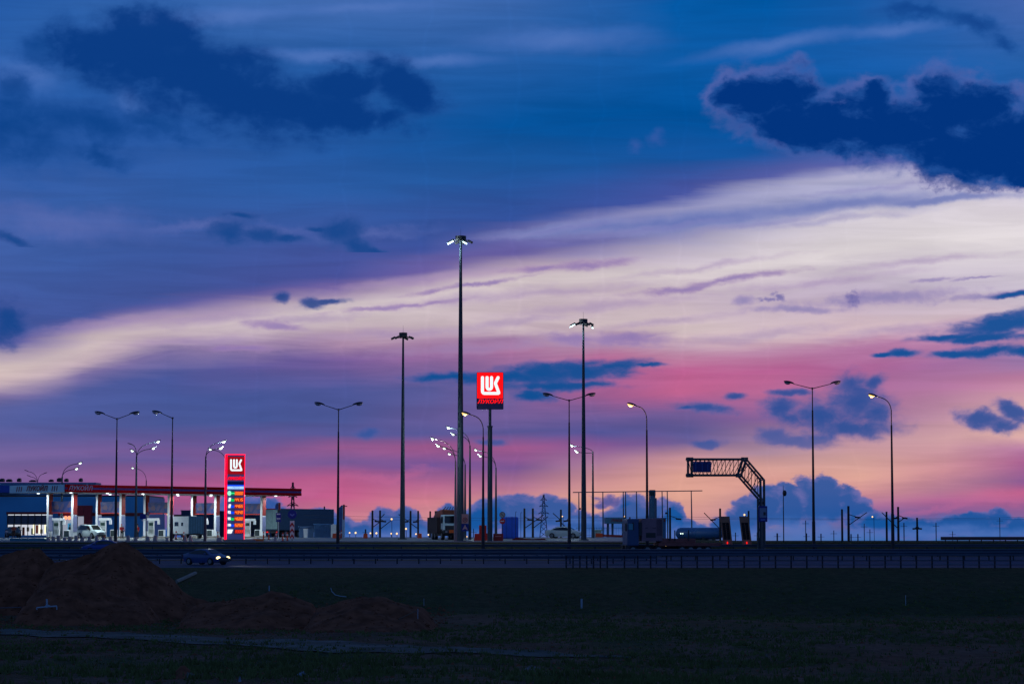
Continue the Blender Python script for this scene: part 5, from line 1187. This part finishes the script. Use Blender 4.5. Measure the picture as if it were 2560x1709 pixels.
rail_mast(1332, 1270, 320, 'railway mast right of the blue wrapped stack, the right of two', 5.4, [(1,20)], [(1,38,1320,1290)])
rail_mast(1402, 1273, 320, 'railway mast rising behind the roof of the white sedan', 5, [(-1,9)], [(-1,20,1300,1282),(1,12,1305,1316)])
rail_mast(1422, 1273, 322, 'railway mast hidden behind the twin lamp beside the white sedan', 5, [(-1,9)])
rail_mast(1674, 1268, 320, 'railway mast right of the dusty pink lorry box', 5.2, [(1,28)])
rail_mast(1799, 1270, 320, 'railway mast behind the left loading ramp', 5.2, [(-1,24)], [(-1,40,1322,1281)])
rail_mast(1870, 1276, 320, 'railway mast behind the right loading ramp', 4.8, [(-1,10)])
rail_mast(2103, 1272, 320, 'shorter railway mast of the pair right of the last twin lamp', 5.2)
rail_mast(2119, 1264, 320, 'taller railway mast with a raised strut right of the last twin lamp', 6, [(1,30)], [(1,46,1312,1280)])
rail_mast(2214, 1278, 320, 'railway mast with a crossing strut left of the rightmost curved lamp', 5, None, [(-1,12,1292,1280),(1,26,1292,1318)])
rail_mast(2243, 1266, 320, 'tall railway mast just right of the rightmost curved lamp', 5.6, [(-1,8),(1,22)], [(1,18,1305,1292)])
rail_mast(2290, 1293, 330, 'stout short railway mast with cross arms far right', 5, [(-1,7),(1,7)])
sm = [(2257,1306,2.6),(2337,1306,2.4),(2378,1327,1.8),(2496,1293,1.8),(2158,1308,2),(2172,1322,2),(2012,1300,2),(2014,1332,3),(2082,1325,2),(2050,1333,3),(1941,1332,4),(2125,1334,3),(2142,1334,3),(1837,1330,2.4),(1891,1330,2.6),(1184,1321,2),(915,1322,4)]
for k, (px, py, w_) in enumerate(sm):
    D = 520; x = XW(px, D); z0 = terr(x, D); b = MB().tube([(x, D, z0), (x, D, W(px, py, D).z)], w_/2*mpp(D), 6); zt2 = W(px, py, D).z
    b.tube([(x-.7, D, zt2-.7), (x+.7, D, zt2-.7)], .05, 4)
    one('distant_pole', b, mat('distant_post', (60,66,80), .9), 'thin distant utility pole low on the horizon', 'utility pole', 'thin distant utility poles on the horizon')
def pylon(px, py, pyb, D, wtop, label, m):
    x = XW(px, D); z0 = terr(x, D); zt2 = W(px, py, D).z; H = zt2-z0; t = thing('power_pylon', label, 'power pylon', (x, D, z0), 0, 'lattice power pylons'); b = MB(); u = mpp(D)
    hw = lambda k: (wtop*(1-k)**1.2+1.6)*u*.8
    n = 9; r = .12
    for i in range(n):
        k0, k1 = i/n, (i+1)/n
        for sx_ in (-1, 1):
            for sy in (-1, 1):
                b.tube([(x+sx_*hw(k0), D+sy*hw(k0), z0+H*k0), (x+sx_*hw(k1), D+sy*hw(k1), z0+H*k1)], r, 4)
        for sy in (-1, 1):
            b.tube([(x-hw(k0), D+sy*hw(k0), z0+H*k0), (x+hw(k1), D+sy*hw(k1), z0+H*k1)], r*.6, 4); b.tube([(x+hw(k0), D+sy*hw(k0), z0+H*k0), (x-hw(k1), D+sy*hw(k1), z0+H*k1)], r*.6, 4)
    b.build('lattice_tower', m, t); c = MB()
    for k, l_ in ((.62, 14), (.77, 11), (.90, 8)):
        for s_ in (-1, 1): c.tube([(x, D, z0+H*k), (x+s_*l_*u, D, z0+H*k-.3)], r*.9, 4); c.tube([(x, D, z0+H*(k+.05)), (x+s_*l_*u, D, z0+H*k-.3)], r*.6, 4)
    c.build('cross_arm', m, t); return t
pym = mat('hazed_pylon_steel', (70,84,100), .8)  # bluish distance haze is mixed into this steel colour
pylon(1359, 1235, 1350, 620, 12, 'lattice power pylon behind the railway masts left of the white sedan', pym)
pylon(733, 1205, 1300, 480, 8, 'lattice power pylon standing behind the right end of the canopy', mat('pylon_dark', (60,50,70), .8))
def wire(pts, r, label, grp='overhead railway wires'):
    b = MB(); b.tube(pts, r, 4); return one('overhead_wire', b, darkg, label, 'overhead wire', grp)
def span(px0, py0, px1, py1, D, sag, n=24, r=.018, label=''):
    a_ = W(px0, py0, D); c_ = W(px1, py1, D)
    wire([tuple(a_.lerp(c_, i/n)-Vector((0, 0, sag*4*(i/n)*(1-i/n)))) for i in range(n+1)], r, label)
span(760, 1287, 1670, 1290, 321, .3, label='overhead wire running across the middle of the skyline')
span(760, 1297, 1670, 1300, 321, .1, label='lower overhead wire running across the middle of the skyline')
span(1670, 1290, 2600, 1291, 321, .3, label='overhead wire above the low loader running to the right edge')
span(1670, 1296, 2600, 1297, 321, .1, label='lower overhead wire above the low loader running to the right edge')
# tall frame of poles with a top bar
D = 345; bx0, bx1 = 1432, 1756; t = thing('pole_frame', 'tall open frame of thin posts under one long top bar', 'frame', (XW(1590, D), D, terr(18, D)))
frm = mat('frame_steel', (100,110,122), .6, .3)
MB().tube([W(bx0, 1230, D), W(bx1, 1226, D)], .07, 6).build('top_bar', frm, t)
for px in (1447, 1507, 1558, 1563.5, 1591, 1623, 1637, 1655, 1668, 1728):
    pz_ = 1230-4*(px-bx0)/(bx1-bx0); x = XW(px, D); MB().tube([(x, D, terr(x, D)), (x, D, W(px, 1290, D).z), W(px, pz_, D)], [.13 if px in (1507, 1447) else .10, .10, .07], 7).build('post', frm, t)
for px, py in ((1450, 1271), (1665, 1282)): MB().box(W(px, py, D-.15), (.25, .2, .25)).build('junction_box', darkg, t)
# silo with cap
D = 352; t = slocal('stack_chimney', 'pale chimney with a dark cap rising behind the lorry', 'chimney', 1630, D, 0); x = XW(1630, D); z0 = terr(x, D)
MB().tube([(x, D, z0), (x, D, W(1630, 1230, D).z)], [.42, .34], 14).build('shaft', mat('chimney_teal', (72,118,140), .6), t, smooth=True)
MB().tube([(x, D, W(1630, 1238, D).z), (x, D, W(1630, 1226, D).z), (x, D, W(1630, 1224, D).z)], [.5, .5, .42], 12).build('cap', mat('cap_dark', (34,62,62), .7), t)
MB().box((XW(1638, D), D, W(1638, 1270, D).z), (.35, .35, 3.0)).build('duct', mat('duct_teal', (60,100,130), .6), t)
# second small station canopy far right behind
D = 380; t = slocal('small_canopy', 'small distant pale canopy with red writing left of the lorry cab', 'canopy', 1537, D, 0); z0 = terr(16, D)
a_, c_ = W(1513, 1293, D), W(1562, 1308, D)
MB().box(((a_.x+c_.x)/2, D+2.5, (a_.z+c_.z)/2), (c_.x-a_.x, 5, a_.z-c_.z)).build('roof_slab', mat('pale_teal_fascia', (96,150,165), .5), t)
for px in (1520, 1531.5, 1558): MB().box((XW(px, D), D+1.5, (c_.z+z0)/2), (.35, .35, c_.z-z0)).build('column', mat('column_teal', (60,104,124), .6), t)
p = W(1546, 1300.5, D-.05); text('lettering', 'ЛУКОЙЛ', mat('letter_red', (190,30,30), .5, var=0), t, tuple(p), .55, 0, .04, .2, .01)
t, a_, c_ = simple_building('pump_house', 1640, 1296, 1665, 1345, 384, 4, mat('pump_house_blue', (60,110,150), .6), 'small pale blue kiosk with red emblems behind the dusty pink lorry box', 'kiosk')
for px in (1652, 1661): MB().box((XW(px, 383.9), 383.9, W(px, 1300, 384).z), (.3, .05, .4)).build('emblem', redp, t)
t, a_, c_ = simple_building('kiosk', 1487, 1326, 1504, 1345, 330, 2, mat('kiosk_pale', (150,175,165), .6), 'tiny pale kiosk right of the white sedan', 'kiosk')
one('board_stack', MB().box((XW(1535, 318), 318, terr(13, 318)+.25), (3.6, .8, .3), 0, 0, R(2)), redd, 'dark red board stack lying left of the lorry cab', 'board stack')
one('orange_crate', MB().box((XW(1497, 312), 312, terr(11, 312)+.35), (.9, .7, .5)), orangep, 'small orange crate in front of the tiny pale kiosk', 'crate', bevel=.03)
fb_ = MB()
for k in range(28): fb_.tube([(XW(1440+k*4.2, 340), 340, terr(12, 340)), (XW(1440+k*4.2, 340), 340, terr(12, 340)+1.4)], .025, 4)
for h in (.3, 1.3): fb_.tube([(XW(1440, 340), 340, terr(12, 340)+h), (XW(1555, 340), 340, terr(12, 340)+h)], .025, 4)
one('mesh_fence', fb_, mat('fence_steel', (70,100,124), .6), 'low steel bar fence behind the white sedan and the tiny kiosk', 'fence')
# pedestrian bridge rail far right
D = 300; t = thing('ramp_parapet', 'dark parapet of a ramp entering from the right edge above the barriers', 'parapet', (XW(2460, D), D, terr(58, D)))
a_, c_ = W(2352, 1342, D), W(2620, 1350, D)
MB().box(((a_.x+c_.x)/2, D, a_.z-.15), (c_.x-a_.x, .3, .42)).build('beam', mat('parapet_brown', (84,60,66), .7), t); MB().box(((a_.x+c_.x)/2, D, a_.z-.75), (c_.x-a_.x, .2, .18)).build('lower_rail', mat('parapet_brown', (84,60,66)), t)
for px in range(2360, 2600, 30): MB().box((XW(px, D), D+.1, (a_.z+terr(60, D))/2-.1), (.12, .1, a_.z-terr(60, D))).build('post', darkg, t)
# ------------------------------------------------------------------ distant lamps
far_l = [(874,1331,4),(889,1331,5),(926,1332,4),(941,1332,5),(978,1333,4),(992,1333,5),(979,1297,5),(1015,1321,5),(1040,1334,4),(1072,1311,4),(1071,1336,4),(1167,1341,4),(787,1294,4),(1560,1290,4),(1861,1286,5),(2181,1291,4),(407,1342,0),(419,1285,5),(412,1283,3),(408,1318,6),(1406,1290,3)]
for k, (px, py, s_) in enumerate(far_l):
    if s_ == 0: continue
    D = 460; x = XW(px, D); z0 = terr(x, D); c_ = W(px, py, D)
    t = thing('distant_lamp', 'tiny warm distant street lamp on the skyline', 'street lamp', (x, D, z0), 0, 'tiny warm distant lamps')
    MB().tube([(x+.15, D, z0), (x+.1, D, c_.z)], .05, 5).build('pole', mat('distant_post', (60,66,80)), t)
    MB().ell(c_, (s_*.45*mpp(D), .1, s_*.5*mpp(D)), seg=10, rg=6).build('lens', e_far, t, smooth=True)
# ------------------------------------------------------------------ forecourt clutter
blks = [(124,9),(137,9),(150,10),(165,9),(178,10),(194,9),(209,10),(227,9),(245,9),(262,9),(279,10),(323,9),(342,10),(372,11),(391,11),(421,8),(466,8),(479,9),(551,14),(690,9)]
bx0 = None
for k, (px, w_) in enumerate(blks):
    D = 270.5+(k*37 % 5)*.3; x = XW(px, D); z0 = terr(x, D); w2 = w_*mpp(D)
    h_ = .52+.1*((k*7) % 3)
    b = MB().prism([(x-w2/2, z0), (x+w2/2, z0), (x+w2/2, z0+.12), (x+w2*.38, z0+.25), (x+w2*.36, z0+h_), (x-w2*.36, z0+h_), (x-w2*.38, z0+.25), (x-w2/2, z0+.12)], D-.25, D+.25)
    one('concrete_block', b, concw, 'pale concrete road block in the kerb row before the fuel station', 'concrete block', 'pale concrete blocks along the kerb', bevel=.02)
def bollard(px, D, label, m=orangep, h=1.0):
    x = XW(px, D); z0 = terr(x, D); t = thing('bollard', label, 'bollard', (x, D, z0), 0, 'orange traffic bollards'); MB().tube([(x, D, z0), (x, D, z0+.06)], .2, 12).build('base', blackp, t)
    MB().tube([(x, D, z0+.06), (x, D, z0+h)], [.09, .07], 10).build('post', m, t); MB().tube([(x, D, z0+h*.62), (x, D, z0+h*.8)], .095, 10).build('band', whites, t); return t
for k, (px, D) in enumerate(((190,300),(203,302),(264,296),(443,290),(462,284),(547,286),(661,286),(674,288),(692,280),(709,277),(720,279),(850,290),(855,300))):
    bollard(px, D, 'slim orange and white traffic bollard on the forecourt')
for px, lb in ((838, 'orange road bin left of the white stele'), (915, 'orange road bin by the railway masts'), (1050, 'flat orange road bin left of the parked lorry')):
    D = 300; x = XW(px, D); one('road_bin', MB().box((x, D, terr(x, D)+.3), (.55, .5, .6), taper=.85), orangep, lb, 'road bin', 'orange road bins', bevel=.04)
one('bench_planter', MB().box((XW(648, 273), 273, terr(-28, 273)+.15), (1.2, .6, .3)), mat('planter_yellow', (150,110,50), .7), 'low ochre planter right of the price tower', 'planter', bevel=.03)
one('bench_planter', MB().box((XW(630, 272), 272, terr(-28, 272)+.12), (1.0, .6, .24)), concrete, 'low grey planter right beside the price tower base', 'planter', bevel=.03)
one('planter_wall', MB().box((XW(76, 272), 272, terr(-54, 272)+.2), (4.2, .5, .35)), mat('teal_box', (60,120,140), .6), 'low teal planter wall below the shop windows', 'planter', bevel=.03)
kl = thing('kerb_lamp', 'small lit box lamp on the ground at the left kerb', 'lamp', W(115, 1347, 273)); MB().box(W(115, 1347, 273), (.32, .2, .22)).build('body', e_cool, kl)
# ------------------------------------------------------------------ people
skin = mat('skin', (190,140,115), .6, var=0)
def skin_mesh(name, verts, edges, rad, m, parent, sub=1):
    me = bpy.data.meshes.new(name); me.from_pydata(verts, edges, []); o = bpy.data.objects.new(name, me); COL.objects.link(o)
    md = o.modifiers.new('s', 'SKIN'); sv = me.skin_vertices[0].data if me.skin_vertices else None
    if sv is None:
        bm = bmesh.new(); bm.from_mesh(me); bm.verts.layers.skin.verify(); bm.to_mesh(me); bm.free(); sv = me.skin_vertices[0].data
    for i, r in enumerate(rad): sv[i].radius = (r, r); sv[i].use_root = (i == 0)
    md.use_smooth_shade = True
    sd = o.modifiers.new('d', 'SUBSURF'); sd.levels = sub; sd.render_levels = sub
    bpy.context.view_layer.update(); me2 = bpy.data.meshes.new_from_object(o.evaluated_get(bpy.context.evaluated_depsgraph_get())); me2.name = name
    bpy.data.objects.remove(o); o = bpy.data.objects.new(name, me2); COL.objects.link(o); o.parent = parent; ROOT[o.name] = ROOT[parent.name]; me2.materials.clear(); me2.materials.append(m); return o
def person(px, D, rz, label, jacket, trousers, cap=None, lean=0.0, arm=(.25, .1), grp='people at the fuel station'):
    x = XW(px, D); z0 = terr(x, D); t = thing('person', label, 'person', (x, D, z0), rz, grp)
    f = lean; J = [(0,0,.95),(0,f*.5,1.15),(0,f,1.38),(0,f*1.1,1.50),(0,f*1.15+.01,1.60),(0,f*1.2+.02,1.70)]
    r = [.13,.125,.15,.055,.09,.085]; E = [(0,1),(1,2),(2,3),(3,4),(4,5)]
    def add(p, rr, par): J.append(p); r.append(rr); E.append((par, len(J)-1)); return len(J)-1
    for s_ in (-1, 1):
        h = add((s_*.10, 0, .88), .10, 0); k = add((s_*.11, -.03*s_, .48), .065, h); a = add((s_*.12, .02*s_, .09), .045, k); add((s_*.13, -.14, .04), .04, a)
        sh = add((s_*.19, f, 1.38), .065, 2); el_ = add((s_*.25, f-arm[0]*.3, 1.12), .045, sh); wr_ = add((s_*.24, f-arm[0], .92+arm[1]), .03, el_); pm = add((s_*.24, f-arm[0]-.07, .88+arm[1]), .033, wr_)
        for q, ln in ((-.030,.060), (-.015,.075), (0,.08), (.015,.07)):
            n1 = add((s_*.24+q, f-arm[0]-.10, .85+arm[1]), .009, pm); add((s_*.24+q, f-arm[0]-.10-ln*.4, .85+arm[1]-ln*.8), .008, n1)
        n1 = add((s_*.21, f-arm[0]-.08, .89+arm[1]), .010, pm); add((s_*.195, f-arm[0]-.12, .86+arm[1]), .009, n1)
    skin_mesh('body', J, E, r, skin, t)
    JJ = [(0,0,.88),(0,f*.5,1.15),(0,f,1.38)]; RR = [.165,.155,.175]; EE = [(0,1),(1,2)]
    for s_ in (-1, 1):
        n = len(JJ); JJ += [(s_*.2, f, 1.38), (s_*.255, f-arm[0]*.3, 1.12), (s_*.245, f-arm[0]*.92, .94+arm[1])]; RR += [.085, .065, .05]; EE += [(2, n), (n, n+1), (n+1, n+2)]
    skin_mesh('jacket', JJ, EE, RR, jacket, t)
    JJ = [(0,0,.92)]; RR = [.155]; EE = []
    for s_ in (-1, 1):
        n = len(JJ); JJ += [(s_*.10,0,.86), (s_*.11,-.03*s_,.48), (s_*.12,.02*s_,.12)]; RR += [.115,.085,.07]; EE += [(0, n), (n, n+1), (n+1, n+2)]
    skin_mesh('trousers', JJ, EE, RR, trousers, t)
    MB(local=True).ell((0, f*1.2+.03, 1.70), (.095, .11, .10), zmin=-.2).build('cap' if cap else 'hair', cap or mat('dark_hair', (34,26,22), .8), t, smooth=True)
    MB(local=True).tube([(0, f*1.2-.07, 1.66), (0, f*1.2-.105, 1.635)], [.012, .018], 6).build('nose', skin, t)
    for s_ in (-1, 1): MB(local=True).box((s_*.13, -.06, .04), (.10, .28, .09)).build('shoe', blackp, t, bevel=.02)
    return t
rj = mat('red_jacket', (190,30,40), .7, var=.1); dkt = mat('dark_trousers', (28,30,38), .8)
person(308, 296, R(30), 'person in a red jacket and dark trousers leaning forward by the third column', rj, dkt, mat('red_cap', (170,30,30), .6), .10, (.35, .12))
person(346, 298, R(-20), 'person in a red top and dark trousers beside the four headed lamp', rj, dkt, None, 0, (.1, 0))
person(38, 318, R(10), 'person in a rust coloured jacket in front of the dark green car', mat('rust_jacket', (150,50,30), .7), mat('brown_trousers', (60,34,30), .8), None, .03, (.2, .1))
person(178, 338, R(60), 'person in dark clothes standing in the lit shop entrance', dkt, dkt, None, 0, (.1, 0))
# ------------------------------------------------------------------ foreground
def stake(px, py0, py1, D, r, m, label, name='marker_stake', lean=0):
    D = ground_D(px, py1); x = XW(px, D); z1 = W(px, py0, D).z; z0 = terr(x, D)-.1; return one(name, MB().tube([(x, D, z0), (x+lean, D, z1)], r, 6), m, label, 'stake', 'stakes in the field')
pale = mat('pale_plastic', (150,170,190), .6, var=0)
stake(1453, 1496, 1520, 158, .075, pale, 'short thick white marker stake alone in the field')
stake(2259, 1487, 1512, 158, .022, pale, 'thin pale marker stake on the slope far right')
stake(676, 1463, 1476, 161, .05, pale, 'short pale marker post on top of the low dark mound')
stake(1061, 1495, 1513, 153, .02, pale, 'thin upright stick beside the middle mound')
stake(1046, 1521, 1545, 148, .02, pale, 'thin upright stick in front of the middle mound')
one('leaning_stick', MB().tube([W(996, 1547, ground_D(996, 1548)), W(1042, 1525, ground_D(1042, 1534))], .03, 5), timber, 'pale stick lying slanted against the middle mound', 'stick')
D = ground_D(118, 1521)-.3; t = thing('pipe_cross', 'pale crossed pipes lying below the large left heap', 'pipes', (XW(118, D), D, W(118, 1518, D).z))
MB().tube([W(92, 1518, D), W(142, 1514, D)], .05, 6).tube([W(92, 1518, D), W(92, 1523, D)], .04, 6).tube([W(142, 1514, D), W(142, 1523, D)], .04, 6).build('cross_pipe', pale, t); MB().tube([W(117, 1496, D), W(117, 1518, D)], .06, 6).build('upright_pipe', pale, t)
MB().prism([(W(104, 1512, D).x, W(104, 1518, D).z), (W(132, 1512, D).x, W(132, 1515, D).z), (W(118, 1512, D).x, W(118, 1510, D).z)], D-.05, D+.05).build('gusset', pale, t)
one('low_pipe', MB().tube([W(-10, 1519, ground_D(20, 1526)), W(53, 1517, ground_D(20, 1526)), W(55, 1531, ground_D(20, 1526))], .035, 6), mat('dull_pipe', (90,90,104), .7), 'thin dull pipe lying at the far left edge below the heap', 'pipe')
one('plastic_strip', MB().tube([W(q, w, ground_D(850, 1492)) for q, w in ((827, 1468), (829, 1477), (838, 1486), (850, 1489), (866, 1491))], .035, 5), pale, 'pale curved plastic strip sagging beside the low dark mound', 'plastic strip')
for k, (px, py, w_, lb) in enumerate(((760, 1688, 34, 'crumpled pale plastic sheet lying in the near foreground'), (605, 1702, 8, 'small scrap of pale plastic at the bottom edge'), (480, 1690, 34, 'flat grey stone in the near left foreground'), (1912, 1642, 8, 'small pale stone at the right of the field'), (1330, 1672, 50, 'patch of pale rubble in the near foreground'))):
    D = ground_D(px, py); x = XW(px, D); z0 = terr(x, D); w2 = w_*mpp(D); b = MB(); n = 14; g = []
    for j in range(n+1):
        g.append([b.bm.verts.new((x+(i/n-.5)*w2, D+(j/n-.5)*w2*1.2, z0-.02+.28*max(0, 1-((i/n*2-1)**2+(j/n*2-1)**2))*(.4+.9*abs(mnoise.noise(Vector((i*.7, j*.7, k*5))))))) for i in range(n+1)])
    for j in range(n):
        for i in range(n): b.bm.faces.new((g[j][i], g[j][i+1], g[j+1][i+1], g[j+1][i]))
    one('litter' if k < 2 else 'stone', b, mat('faded_sheet', (120,135,160), .7) if k < 2 else mat('field_stone', (110,106,110), .9), lb, 'litter' if k < 2 else 'stones')
# rough grass and weeds, one uncountable mass
b = MB(); rnd = random.Random(3)
for i in range(24000):
    y = 88+(1-rnd.random()**.7)*112; x = rnd.uniform(-.235, .235)*y
    if mnoise.noise(Vector((x*.08, y*.06, 9))) < -.05 and rnd.random() < .8: continue
    z = terr(x, y)-.02; h = rnd.uniform(.06, .26)*(1.4 if y < 120 else 1); a_ = rnd.random()*6.28; w_ = rnd.uniform(.03, .09); dx, dy = math.cos(a_)*w_, math.sin(a_)*w_
    for q in range(3):
        ox, oy = rnd.gauss(0, .10), rnd.gauss(0, .1); v = [b.bm.verts.new(p) for p in ((x+ox-dx, y+oy-dy, z), (x+ox+dx, y+oy+dy, z), (x+ox+rnd.gauss(0, .08), y+oy, z+h))]; b.bm.faces.new(v)
g_ = MB(); g_.bm = b.bm
one('grass', g_, mat('rough_grass', (92,100,60), .9, var=.35, vs=.5, spec=.1), None, None, kind='stuff')

# loose clods scattered over the heaps and the bare soil around them
b = MB(); rnd = random.Random(11); bvs = _bvh()
hp = [o for o in COL.objects if o.name.startswith('soil_heap')]
for i in range(5200):
    if i % 3:
        x, y = XW(rnd.uniform(-60, 1120), 165), rnd.uniform(146, 188)
    else: y = 90+rnd.random()**1.3*100; x = rnd.uniform(-.22, .22)*y
    zs = [k.ray_cast(Vector((x, y, 20)), Vector((0, 0, -1)))[0] for k in bvs]; zs = [k.z for k in zs if k is not None]
    if not zs: continue
    z = max(zs); r = rnd.uniform(.04, .12)*(1.7 if rnd.random() < .08 else 1); vs = []
    for d in ((1,0,0),(-1,0,0),(0,1,0),(0,-1,0),(0,0,1),(0,0,-1)): vs.append(b.bm.verts.new((x+d[0]*r*rnd.uniform(.6, 1.3), y+d[1]*r*rnd.uniform(.6, 1.3), z+d[2]*r*rnd.uniform(.5, .9))))
    for f in ((0,2,4),(2,1,4),(1,3,4),(3,0,4),(2,0,5),(1,2,5),(3,1,5),(0,3,5)): b.bm.faces.new([vs[k] for k in f])
one('soil_clods', b, soil, None, None, kind='stuff')
